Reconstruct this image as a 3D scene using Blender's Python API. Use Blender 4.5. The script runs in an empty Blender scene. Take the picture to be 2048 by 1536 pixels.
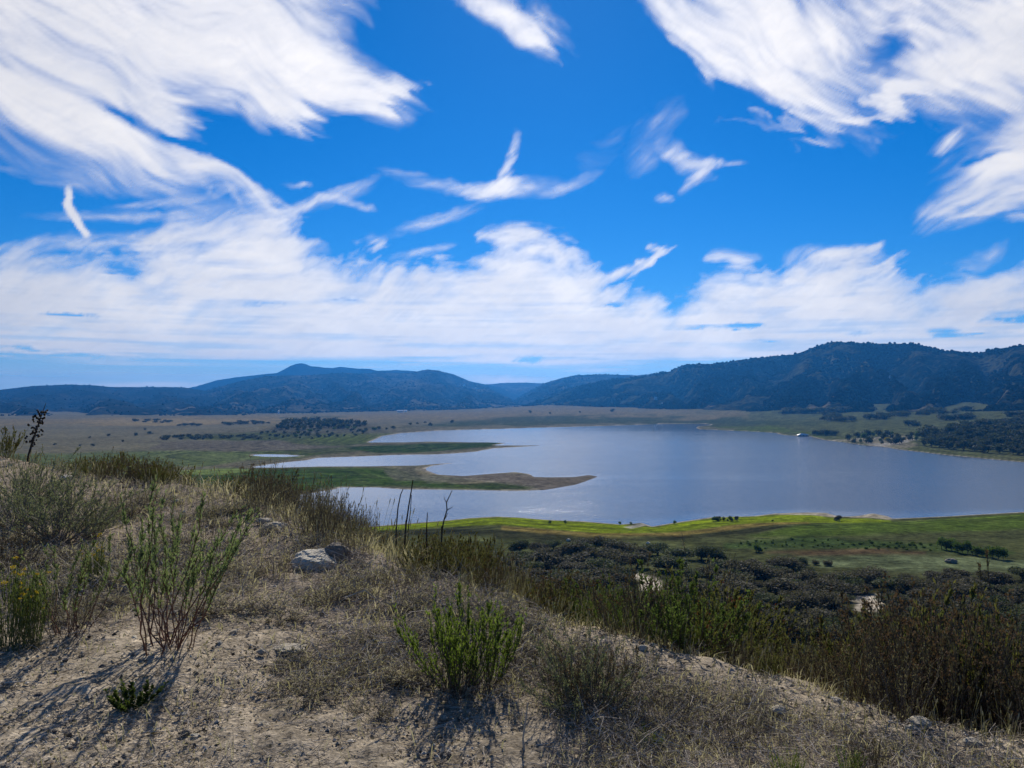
import bpy, math, random
import numpy as np
from mathutils import Vector

# ------------------------------------------------------------------ camera
scene = bpy.context.scene
col = scene.collection
EYE = 60.0                      # metres above the lake
FPX, CX, CY, YH = 1600.0, 1024.0, 768.0, 800.0
PITCH = math.atan((YH - CY) / FPX)
cam_d = bpy.data.cameras.new('camera')
cam_d.sensor_width = 36.0
cam_d.lens = 36.0 * FPX / 2048.0
cam_d.clip_start = 0.1
cam_d.clip_end = 120000.0
cam = bpy.data.objects.new('camera', cam_d)
col.objects.link(cam)
cam.location = (0, 0, EYE)
cam.rotation_euler = (math.pi / 2 + PITCH, 0, 0)
scene.camera = cam

# ------------------------------------------------------------------ sky, sun, exposure
SUN_AZ, SUN_EL = math.radians(2.5), math.radians(33.0)     # azimuth clockwise from +Y
scene.render.engine = 'CYCLES'
scene.view_settings.view_transform = 'Standard'
scene.view_settings.look = 'None'
scene.view_settings.exposure = 0.0
scene.view_settings.gamma = 1.0
scene.view_settings.use_curve_mapping = False
cy = scene.cycles
cy.use_denoising = True
cy.max_bounces = 6
cy.diffuse_bounces = 2
cy.glossy_bounces = 2
cy.transmission_bounces = 3
cy.volume_bounces = 0
cy.transparent_max_bounces = 8
cy.sample_clamp_indirect = 4.0
cy.caustics_reflective = False
cy.caustics_refractive = False

sun_d = bpy.data.lights.new('sun', 'SUN')
sun_d.energy = 5.0
sun_d.angle = math.radians(0.5)
sun_d.color = (1.0, 0.95, 0.86)
sun = bpy.data.objects.new('sun', sun_d)
col.objects.link(sun)
sdir = Vector((math.sin(SUN_AZ) * math.cos(SUN_EL), math.cos(SUN_AZ) * math.cos(SUN_EL), math.sin(SUN_EL)))
sun.rotation_euler = (-sdir).to_track_quat('-Z', 'Y').to_euler()
sun.location = (0, 0, 400)


def ray(px, py):
    """world direction of a picture point, y component 1"""
    u, v = (px - CX) / FPX, (CY - py) / FPX
    cp, sp = math.cos(PITCH), math.sin(PITCH)
    y = cp - v * sp
    return u / y, (sp + v * cp) / y


def sky_ae(px, py):
    a, b = ray(px, py)
    return math.atan(a), math.atan2(b, math.hypot(1, a))


world = bpy.data.worlds.new('World')
scene.world = world
world.use_nodes = True


def build_world():
    nt = world.node_tree
    nt.nodes.clear()
    N, L = nt.nodes, nt.links

    def nd(t, **kw):
        n = N.new(t)
        for k, v in kw.items():
            setattr(n, k, v)
        return n

    # clear sky
    sky = nd('ShaderNodeTexSky', sky_type='NISHITA')
    sky.sun_disc = False
    sky.sun_elevation = SUN_EL
    sky.sun_rotation = SUN_AZ
    sky.altitude = 800
    sky.air_density = 1.0
    sky.dust_density = 0.1
    sky.ozone_density = 3.0
    tint = nd('ShaderNodeMix', data_type='RGBA', blend_type='MULTIPLY')
    tint.inputs[0].default_value = 1.0
    L.new(sky.outputs[0], tint.inputs[6])
    tint.inputs[7].default_value = SKY_TINT
    hs = nd('ShaderNodeHueSaturation')
    hs.inputs['Saturation'].default_value = SKY_SAT
    hs.inputs['Value'].default_value = 1.0
    L.new(tint.outputs[2], hs.inputs['Color'])

    bg = nd('ShaderNodeBackground')
    bg.inputs['Strength'].default_value = SKY_STRENGTH
    L.new(hs.outputs[0], bg.inputs['Color'])
    o = nd('ShaderNodeOutputWorld')
    L.new(bg.outputs[0], o.inputs['Surface'])


SKY_STRENGTH = 0.073
SKY_TINT = (0.47, 0.76, 1.15, 1)
SKY_SAT = 1.16
build_world()
# ------------------------------------------------------------------ noise on arrays
_ga = np.random.RandomState(5).rand(512 * 512).astype(np.float32) * np.float32(2 * math.pi)
_GX, _GY = np.cos(_ga), np.sin(_ga)


def perlin(x, y, seed=0):
    x = np.asarray(x, np.float32) + np.float32((seed * 37.73) % 401)
    y = np.asarray(y, np.float32) + np.float32((seed * 91.31) % 463)
    x0, y0 = np.floor(x), np.floor(y)
    fx, fy = x - x0, y - y0
    ix, iy = x0.astype(np.int32) & 511, y0.astype(np.int32) & 511
    jx, jy = (ix + 1) & 511, ((iy + 1) & 511) << 9
    iy = iy << 9
    u = fx * fx * fx * (fx * (fx * 6 - 15) + 10)
    v = fy * fy * fy * (fy * (fy * 6 - 15) + 10)

    def g(k, dx, dy):
        return _GX[k] * (fx - dx) + _GY[k] * (fy - dy)
    a = g(iy + ix, 0, 0)
    a += u * (g(iy + jx, 1, 0) - a)
    b = g(jy + ix, 0, 1)
    b += u * (g(jy + jx, 1, 1) - b)
    return (a + v * (b - a)) * np.float32(1.5)


def fbm(x, y, octaves=5, seed=0, gain=0.5, lac=2.03):
    x, y = np.asarray(x, np.float32), np.asarray(y, np.float32)
    s, amp, tot = 0.0, 1.0, 0.0
    for o in range(octaves):
        s = s + np.float32(amp) * perlin(x, y, seed + o * 17)
        tot += amp
        amp *= gain
        x, y = x * np.float32(lac), y * np.float32(lac)
    return s / np.float32(tot)


def smooth(x, lo, hi):
    t = np.clip((np.asarray(x) - lo) / (hi - lo), 0, 1)
    return t * t * (3 - 2 * t)


# ------------------------------------------------------------------ helpers
def tag(o, label=None, cat=None, group=None, kind=None):
    if label: o['label'] = label
    if cat: o['category'] = cat
    if group: o['group'] = group
    if kind: o['kind'] = kind
    return o


def make_mesh(name, verts, faces, mat, attrs=None, smooth_shade=False):
    """faces: one array of triangles or quads, or a list of such arrays"""
    verts = np.asarray(verts, np.float32).reshape(-1, 3)
    fl = [np.asarray(f, np.int32) for f in (faces if isinstance(faces, list) else [faces])]
    fl = [f for f in fl if f.size]
    me = bpy.data.meshes.new(name)
    me.vertices.add(len(verts))
    me.vertices.foreach_set('co', verts.ravel())
    loops = np.concatenate([f.ravel() for f in fl])
    size = np.concatenate([np.full(len(f), f.shape[1], np.int32) for f in fl])
    me.loops.add(len(loops))
    me.loops.foreach_set('vertex_index', loops)
    me.polygons.add(len(size))
    me.polygons.foreach_set('loop_start', np.concatenate([[0], np.cumsum(size)[:-1]]).astype(np.int32))
    for k, a in (attrs or {}).items():
        a = np.asarray(a, np.float32)
        if a.ndim == 2:
            at = me.attributes.new(k, 'FLOAT_COLOR', 'POINT')
            if a.shape[1] == 3:
                a = np.concatenate([a, np.ones((len(a), 1), np.float32)], 1)
            at.data.foreach_set('color', a.ravel())
        else:
            at = me.attributes.new(k, 'FLOAT', 'POINT')
            at.data.foreach_set('value', a.ravel())
    me.update(calc_edges=True)
    me.polygons.foreach_set('use_smooth', np.full(len(size), bool(smooth_shade)))
    for m in (mat if isinstance(mat, (list, tuple)) else [mat]):
        me.materials.append(m)
    return me


def make_obj(name, verts, faces, mat, attrs=None, smooth_shade=False, parent=None):
    o = bpy.data.objects.new(name, make_mesh(name, verts, faces, mat, attrs, smooth_shade))
    col.objects.link(o)
    if parent is not None:
        o.parent = parent
    return o


def empty(name, loc=(0, 0, 0), rz=0.0, scale=1.0):
    o = bpy.data.objects.new(name, None)
    o.empty_display_size = 0.2
    col.objects.link(o)
    o.location = loc
    o.rotation_euler = (0, 0, rz)
    o.scale = (scale,) * 3 if not hasattr(scale, '__len__') else scale
    return o


def child(name, me, parent, kind=None):
    o = bpy.data.objects.new(name, me)
    col.objects.link(o)
    o.parent = parent
    if kind:
        o['kind'] = kind
    return o


# ------------------------------------------------------------------ materials
class NT:
    def __init__(self, name):
        self.m = bpy.data.materials.new(name)
        self.m.use_nodes = True
        self.t = self.m.node_tree
        self.t.nodes.clear()
        self.out = self.n('ShaderNodeOutputMaterial')

    def n(self, t, **kw):
        x = self.t.nodes.new(t)
        for k, v in kw.items():
            setattr(x, k, v)
        return x

    def s(self, a, sock):
        if hasattr(a, 'is_output'):
            self.t.links.new(a, sock)
        else:
            sock.default_value = a if not isinstance(a, (tuple, list)) or len(a) != 3 or sock.type != 'RGBA' else (*a, 1)

    def math(self, op, a, b=0.0, clamp=False):
        x = self.n('ShaderNodeMath', operation=op, use_clamp=clamp)
        self.s(a, x.inputs[0])
        self.s(b, x.inputs[1])
        return x.outputs[0]

    def ramp(self, f, lo, hi, a=0.0, b=1.0):
        x = self.n('ShaderNodeMapRange')
        for v, k in zip((f, lo, hi, a, b), x.inputs):
            self.s(v, k)
        return x.outputs[0]

    def mix(self, f, a, b, blend='MIX'):
        x = self.n('ShaderNodeMix', data_type='RGBA', blend_type=blend)
        self.s(f, x.inputs[0])
        self.s(a, x.inputs[6])
        self.s(b, x.inputs[7])
        return x.outputs[2]

    def attr(self, name, colour=False):
        x = self.n('ShaderNodeAttribute', attribute_name=name)
        return x.outputs['Color' if colour else 'Fac']

    def obj_random(self):
        return self.n('ShaderNodeObjectInfo').outputs['Random']

    def pos(self):
        return self.n('ShaderNodeNewGeometry').outputs['Position']

    def noise(self, vec, scale, detail=4.0, rough=0.55, dist=0.0):
        x = self.n('ShaderNodeTexNoise')
        self.s(vec, x.inputs['Vector'])
        x.inputs['Scale'].default_value = scale
        x.inputs['Detail'].default_value = detail
        x.inputs['Roughness'].default_value = rough
        x.inputs['Distortion'].default_value = dist
        return x.outputs['Fac']

    def voronoi(self, vec, scale, feature='F1', out='Distance'):
        x = self.n('ShaderNodeTexVoronoi', feature=feature)
        self.s(vec, x.inputs['Vector'])
        x.inputs['Scale'].default_value = scale
        return x.outputs[out]

    def mapping(self, vec, scale=(1, 1, 1), rot=(0, 0, 0)):
        x = self.n('ShaderNodeMapping')
        self.s(vec, x.inputs['Vector'])
        x.inputs['Scale'].default_value = scale
        x.inputs['Rotation'].default_value = rot
        return x.outputs[0]

    def bump(self, h, strength=0.5, dist=0.1):
        x = self.n('ShaderNodeBump')
        self.s(h, x.inputs['Height'])
        x.inputs['Strength'].default_value = strength
        x.inputs['Distance'].default_value = dist
        return x.outputs[0]

    def principled(self, colour, rough=0.8, normal=None, spec=0.3):
        x = self.n('ShaderNodeBsdfPrincipled')
        self.s(colour, x.inputs['Base Color'])
        self.s(rough, x.inputs['Roughness'])
        x.inputs['Specular IOR Level'].default_value = spec
        if normal is not None:
            self.s(normal, x.inputs['Normal'])
        return x.outputs[0]

    def diffuse(self, colour, normal=None):
        x = self.n('ShaderNodeBsdfDiffuse')
        self.s(colour, x.inputs['Color'])
        if normal is not None:
            self.s(normal, x.inputs['Normal'])
        return x.outputs[0]

    def mixsh(self, f, a, b):
        x = self.n('ShaderNodeMixShader')
        self.s(f, x.inputs[0])
        self.s(a, x.inputs[1])
        self.s(b, x.inputs[2])
        return x.outputs[0]

    def done(self, sh):
        self.t.links.new(sh, self.out.inputs['Surface'])
        return self.m


def mat_cloud():
    t = NT('cloud')
    c = t.mix(t.attr('white'), (0.52, 0.512, 0.52), (0.70, 0.66, 0.612))
    tr = t.n('ShaderNodeBsdfTranslucent')
    t.s(c, tr.inputs['Color'])
    tp = t.n('ShaderNodeBsdfTransparent')
    return t.done(t.mixsh(t.attr('cover'), tp.outputs[0], tr.outputs[0]))


def mat_leaf(name, c1, c2, trans=0.35, tip=None):
    """c1..c2 spread leaf by leaf, trans = light let through"""
    t = NT(name)
    f = t.attr('var')
    c = t.mix(f, c1, c2)
    r = t.obj_random()
    c = t.mix(t.ramp(r, 0, 1, 0.0, 0.55), c, tuple(x * 0.6 for x in c1))
    if tip:
        c = t.mix(t.attr('tip'), c, tip)
    d = t.principled(c, 0.75, spec=0.08)
    tr = t.n('ShaderNodeBsdfTranslucent')
    t.s(t.mix(0.5, c, (c2[0] * 1.3, c2[1] * 1.5, c2[2] * 0.8)), tr.inputs['Color'])
    return t.done(t.mixsh(trans, d, tr.outputs[0]))


def mat_plain(name, c1, c2, rough=0.8, scale=8.0, bump=0.4):
    t = NT(name)
    p = t.n('ShaderNodeTexCoord').outputs['Object']
    nz = t.noise(p, scale, 6.0, 0.65)
    c = t.mix(t.ramp(nz, 0.3, 0.7), c1, c2)
    return t.done(t.principled(c, rough, t.bump(nz, bump, 0.05)))


# ------------------------------------------------------------------ shape of the land
def hit(px, py, z=0.0):
    a, b = ray(px, py)
    y = (z - EYE) / b
    return a * y, y


LAKE_PX = [(736, 885), (766, 872), (801, 866.5), (876, 861), (996, 858), (1090, 855), (1178, 852.7), (1260, 850), (1328, 848), (1405, 847.5), (1425, 850), (1395, 853), (1392, 856),
           (1399, 858.7), (1480, 862), (1552, 865.8), (1563, 870), (1596, 872), (1619, 872.7), (1646, 879.6), (1691, 885), (1724, 890), (1766, 893.5),
           (1813, 901), (1882, 909), (1965, 917), (2048, 925), (2300, 948), (2700, 985), (2900, 1005), (2500, 1016), (2048, 1024), (1900, 1032), (1820, 1036), (1785, 1037.7), (1771, 1032),
           (1746, 1027), (1716, 1032), (1680, 1033.5), (1652, 1025.7), (1613, 1024.6), (1549, 1027), (1508, 1032), (1424, 1034.6), (1350, 1045), (1304, 1052.7),
           (1285, 1045.7), (1239, 1048.5), (1170, 1043), (1100, 1040), (1040, 1035), (995, 1033), (938, 1036), (881, 1041.6), (786, 1049.5), (703, 1056), (640, 1055), (580, 1035), (565, 1010),
           (600, 990), (664, 980), (682, 975), (750, 975), (808, 979), (910, 979.6), (1030, 982), (1088, 980), (1149, 970), (1184, 958), (1197, 953), (1177, 950), (1149, 954),
           (1098, 954.6), (1067, 954), (1059, 948), (1030, 944), (989, 947), (927, 952), (876, 949), (852, 941), (850, 936), (869, 930.7), (900, 927), (920, 925), (869, 928), (835, 931),
           (739, 932.4), (637, 933), (560, 935), (500, 935), (525, 931), (551, 927), (613, 920.5), (633, 916), (705, 913.6), (794, 910), (873, 909), (910, 906.8), (955, 903), (989, 896.5),
           (1033, 894), (1091, 890.7), (1047, 891), (985, 890.7), (1013, 886), (978, 884.6), (937, 884.6), (859, 883), (808, 884.6)]
POND_PX = [(498, 910), (530, 908.6), (570, 909.5), (605, 912), (570, 913.8), (530, 913.5)]


def poly_sdf(x, y, poly):
    """signed distance, inside negative"""
    P = np.asarray(poly, float)
    x, y = np.asarray(x, float), np.asarray(y, float)
    d = np.full(x.shape, 1e18)
    inside = np.zeros(x.shape, bool)
    for (x0, y0), (x1, y1) in zip(P, np.roll(P, -1, 0)):
        ex, ey = x1 - x0, y1 - y0
        wx, wy = x - x0, y - y0
        t = np.clip((wx * ex + wy * ey) / (ex * ex + ey * ey + 1e-12), 0, 1)
        d = np.minimum(d, (wx - t * ex) ** 2 + (wy - t * ey) ** 2)
        c = ((y0 <= y) & (y1 > y)) | ((y1 <= y) & (y0 > y))
        if ey != 0:
            inside ^= c & (x < x0 + (y - y0) / ey * ex)
    d = np.sqrt(d)
    return np.where(inside, -d, d)


LAKE = [hit(*p) for p in LAKE_PX]
POND = [hit(*p) for p in POND_PX]
FOOT_U = (np.array([-1200, 0, 350, 700, 950, 1040, 1100, 1300, 1500, 1700, 2048, 2700, 3400]) - CX) / FPX
FOOT_D = np.array([2600, 2700, 2900, 3400, 3900, 4200, 4200, 3200, 2600, 2200, 1800, 1600, 1500.])
FOOT_Z = np.array([3, 3, 3, 6, 14, 26, 34, 26, 24, 43, 62, 80, 80.])
SHORE_U = (np.array([-1200, 0, 700, 740, 1000, 1200, 1400, 1480, 1600, 1800, 2048, 2400, 3400]) - CX) / FPX
SHORE_D = np.array([1000, 1000, 1150, 1350, 1700, 1830, 1960, 1600, 1380, 980, 790, 690, 600.])
EDGE_T = np.array([-20, 0.9, 2.95, 4.9, 6.9, 9.3, 12.6, 17, 22.8, 60])
EDGE_S = np.array([5.6, 5.9, 5.85, 6.0, 6.5, 7.3, 7.8, 7.8, 7.7, 7.7])


def edge_s(x, y):
    """metres beyond the rim of the roadside bank"""
    t = (y - x) * 0.70711
    w = 0.22 * fbm(t * 0.8, t * 0 + 3.3, 3, 401) + 0.10 * fbm(t * 3.0, t * 0 + 7.7, 2, 402)
    return (x + y - np.interp(t, EDGE_T, EDGE_S)) * 0.70711 + w


def ground_z(x, y, sd=None):
    x, y = np.asarray(x, float), np.asarray(y, float)
    r = np.maximum(y, 0.5)
    u = x / (r + 3.0)
    top = 58.4 + 0.10 * fbm(x * 0.22, y * 0.22, 3, 411) + 0.035 * fbm(x * 1.3, y * 1.3, 4, 412)
    # low mound at the left of the bank
    top = top + 0.14 * np.exp(-(((x + 6.2) / 3.2) ** 2 + ((y - 12.5) / 2.6) ** 2)) 
    s = edge_s(x, y)
    drop = np.where(s > 0, 0.60 * (np.sqrt(s * s + 0.30) - 0.5477), 0.0)
    drop = drop - 0.05 * np.exp(-(np.minimum(s, 0) / 0.5) ** 2) * (s < 0) - 0.05 * (s >= 0) * np.exp(-s * 3)
    bank = top - drop + np.clip(s, 0, 6) / 6 * 0.4 * fbm(x * 0.3, y * 0.3, 3, 413)
    low = np.interp(r, [40, 60, 100, 160, 250, 330, 400, 500, 700], [29, 26, 20, 14, 8, 4, 1.6, 0.9, 0.8])
    low = low + np.interp(r, [50, 120, 300, 380], [1.2, 1.4, 0.5, 0.0]) * fbm(x * 0.02, y * 0.02, 4, 414)
    fd, fz, shd = np.interp(u, FOOT_U, FOOT_D), np.interp(u, FOOT_U, FOOT_Z), np.interp(u, SHORE_U, SHORE_D)
    k = np.clip((r - shd) / (fd - shd), 0, 1.15)
    far = fz * np.where(k < 1, k ** 1.35, 1 + 0.0 * k)
    far = far + smooth(k, 0.05, 0.5) * (2.0 + 0.05 * fz) * fbm(x * 0.004, y * 0.004, 3, 415)
    # wooded knoll on the plain
    kx, ky = KNOLL
    far = far + 15.0 * np.exp(-(((x - kx) / 150) ** 2 + ((y - ky) / 170) ** 2)) + 7.0 * np.exp(-(((x - kx - 150) / 130) ** 2 + ((y - ky) / 150) ** 2))
    land = low + far
    z = np.where(s > 0, np.logaddexp(bank / 1.5, land / 1.5) * 1.5, bank)
    z = np.where(r > 150, land, z)
    m = r > 250
    if m.any():
        xs, ys = x[m], y[m]
        if sd is None:
            sd_ = np.minimum(poly_sdf(xs, ys, LAKE), poly_sdf(xs, ys, POND))
        else:
            sd_ = sd[m]
        sd_ = sd_ + np.clip(ys / 400, 0.6, 4) * 0.9 * fbm(xs * 0.03, ys * 0.03, 3, 416)
        ramp = np.where(sd_ > 0, 0.03 + 0.055 * sd_, 0.10 * sd_)
        z = z.copy()
        z[m] = np.maximum(np.minimum(z[m], ramp), -2.5)
    return z


KNOLL = hit(640, 858, 4.0)


def gz(x, y):
    return float(ground_z(np.array([x]), np.array([y]))[0])


_RD = np.concatenate([np.arange(1.5, 30, 0.05), np.geomspace(30, 9000, 900)])


def land_at(px, py, dmin=0.0, dmax=9e9):
    """where the sight line through a picture point meets the ground"""
    a, b = ray(px, py)
    d = _RD[(_RD >= dmin) & (_RD <= dmax)]
    dz = EYE + b * d - ground_z(a * d, d)
    i = np.argmax(dz < 0)
    if dz[i] >= 0:
        i = len(d) - 1
    y = d[i]
    if i > 0 and dz[i] < 0:
        y = d[i - 1] + (d[i] - d[i - 1]) * dz[i - 1] / (dz[i - 1] - dz[i])
    return a * y, y, gz(a * y, y)


# ------------------------------------------------------------------ ground
def C(r, g, b):
    """8-bit screen colour to linear"""
    v = np.array([r, g, b], float) / 255
    return np.where(v <= 0.04045, v / 12.92, ((v + 0.055) / 1.055) ** 2.4)


# soft-edged patches of ground cover: polygon (traced on the land), colour, softness in px
ZONES = [
    # golden far plain
    ([(-300, 836), (0, 838), (200, 836), (400, 832), (620, 829), (1000, 818), (1060, 812), (1300, 822), (1500, 826), (1500, 832), (1000, 838), (700, 842), (560, 848), (300, 850), (0, 852), (-300, 855)], (0.30, 0.235, 0.115), 3, 0.75),
    ([(150, 842), (330, 838), (520, 836), (560, 842), (430, 849), (220, 850)], (0.42, 0.32, 0.15), 2, 0.6),
    # darker strips across the plain
    ([(560, 834), (700, 832), (700, 836), (560, 838)], (0.10, 0.12, 0.05), 1.5, 0.7),
    ([(1040, 832), (1250, 832), (1500, 838), (1650, 848), (1500, 852), (1200, 848), (1000, 850), (800, 855), (900, 845)], (0.075, 0.10, 0.045), 3, 0.8),
    ([(1440, 852), (1560, 856), (1680, 866), (1640, 872), (1560, 864), (1420, 858)], (0.13, 0.17, 0.03), 1.5, 0.9),
    # knoll scrub
    ([(500, 862), (600, 846), (740, 850), (790, 862), (700, 876), (560, 872)], (0.13, 0.125, 0.085), 3, 0.7),
    # marsh left
    ([(330, 872), (480, 866), (640, 872), (740, 882), (700, 892), (560, 884), (420, 880)], (0.09, 0.12, 0.03), 3, 0.8),
    ([(700, 868), (790, 866), (740, 886), (690, 884), (600, 876)], (0.14, 0.18, 0.03), 2.5, 0.7),
    ([(-200, 905), (100, 905), (330, 902), (520, 905), (640, 908), (600, 916), (480, 922), (420, 932), (-200, 930)], (0.15, 0.20, 0.06), 3, 0.8),
    ([(320, 884), (520, 882), (690, 890), (640, 905), (480, 902), (300, 898)], (0.17, 0.15, 0.12), 3, 0.7),
    ([(440, 906), (640, 896), (800, 890), (700, 905), (620, 912)], (0.08, 0.11, 0.025), 2, 0.7),
    # upper spit
    ([(690, 896), (760, 889), (860, 885), (960, 886), (1000, 890), (960, 898), (870, 903), (760, 905)], (0.055, 0.095, 0.02), 1.8, 0.95),
    # lower spit: green root, sandy end
    ([(360, 944), (480, 938), (640, 935), (800, 936), (830, 945), (850, 960), (930, 970), (1000, 976), (900, 978), (760, 974), (680, 974), (600, 985), (480, 985), (360, 980)], (0.075, 0.125, 0.02), 3, 0.95),
    ([(365, 940), (470, 936), (520, 942), (440, 950), (365, 946)], (0.30, 0.38, 0.10), 2, 0.8),
    ([(770, 938), (835, 934), (850, 948), (960, 956), (900, 962), (790, 962)], (0.17, 0.17, 0.11), 3, 0.85),
    ([(930, 968), (1040, 962), (1110, 968), (1060, 978), (960, 978)], (0.06, 0.095, 0.02), 1.5, 0.85),
    # near shore: bright green meadow, rusty line, dark olive
    ([(700, 1058), (800, 1051), (940, 1038), (1040, 1036), (1100, 1041), (1240, 1050), (1300, 1056), (1350, 1047), (1430, 1036), (1510, 1033), (1620, 1027), (1680, 1035), (1790, 1040), (1790, 1046), (1600, 1046), (1450, 1052), (1330, 1066), (1200, 1066), (1000, 1050), (850, 1056), (700, 1070)], (0.27, 0.35, 0.012), 3, 0.95),
    ([(1000, 1052), (1200, 1066), (1330, 1066), (1460, 1051), (1620, 1043), (1620, 1047), (1480, 1058), (1330, 1073), (1180, 1072), (1000, 1060)], (0.34, 0.25, 0.07), 2.5, 0.75),
    ([(650, 1064), (850, 1058), (1000, 1060), (1180, 1073), (1330, 1075), (1500, 1058), (1640, 1050), (1620, 1056), (1480, 1068), (1330, 1082), (1100, 1080), (900, 1070), (650, 1082)], (0.045, 0.045, 0.022), 2.5, 0.85),
    ([(1600, 1050), (1800, 1042), (2048, 1027), (2500, 1020), (2500, 1052), (2048, 1056), (1800, 1066), (1600, 1075), (1500, 1072)], (0.115, 0.17, 0.025), 5, 0.9),
    ([(1450, 1085), (1600, 1074), (1800, 1084), (1900, 1090), (2030, 1105), (2000, 1116), (1850, 1100), (1600, 1098), (1450, 1096)], (0.07, 0.12, 0.03), 3, 0.7),
    ([(1500, 1100), (1750, 1098), (1850, 1104), (1850, 1112), (1640, 1112)], (0.16, 0.09, 0.055), 3, 0.6),
    ([(1600, 1112), (1850, 1112), (2100, 1122), (2100, 1145), (1850, 1142), (1650, 1132)], (0.20, 0.24, 0.12), 5, 0.8),
    # bare sand on the small points of the near shore
    ([(1540, 1029), (1600, 1025), (1655, 1025), (1690, 1034), (1640, 1030), (1590, 1029)], (0.60, 0.52, 0.38), 1.2, 0.9),
    ([(1705, 1034), (1730, 1029), (1750, 1027), (1775, 1032), (1795, 1039), (1750, 1034)], (0.60, 0.52, 0.38), 1.2, 0.9),
    ([(1245, 1054), (1275, 1049), (1300, 1046), (1290, 1051), (1260, 1058)], (0.62, 0.58, 0.48), 1.0, 0.8),
    # shore flat with sandy tracks
    ([(1690, 884), (1730, 876), (1800, 870), (1835, 872), (1800, 880), (1830, 884), (1840, 890), (1810, 898), (1760, 893)], (0.33, 0.29, 0.20), 2, 0.75),
    ([(1660, 880), (1720, 873), (1790, 871), (1790, 873), (1730, 878), (1690, 882)], (0.50, 0.44, 0.32), 1.2, 0.8),
    ([(1720, 889), (1780, 885), (1830, 874), (1838, 877), (1800, 888), (1760, 894)], (0.55, 0.50, 0.40), 1.2, 0.9),
    ([(860, 945), (900, 957), (880, 968), (850, 968), (845, 955)], (0.36, 0.34, 0.24), 1.5, 0.35),
]
TRACKS = [((1262, 1148), (1285, 1152), (1302, 1162), (1302, 1178)), ((1455, 1208), (1495, 1206)), ((1700, 1198), (1755, 1198)), ((1705, 1196), (1745, 1202), (1735, 1218))]


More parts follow.
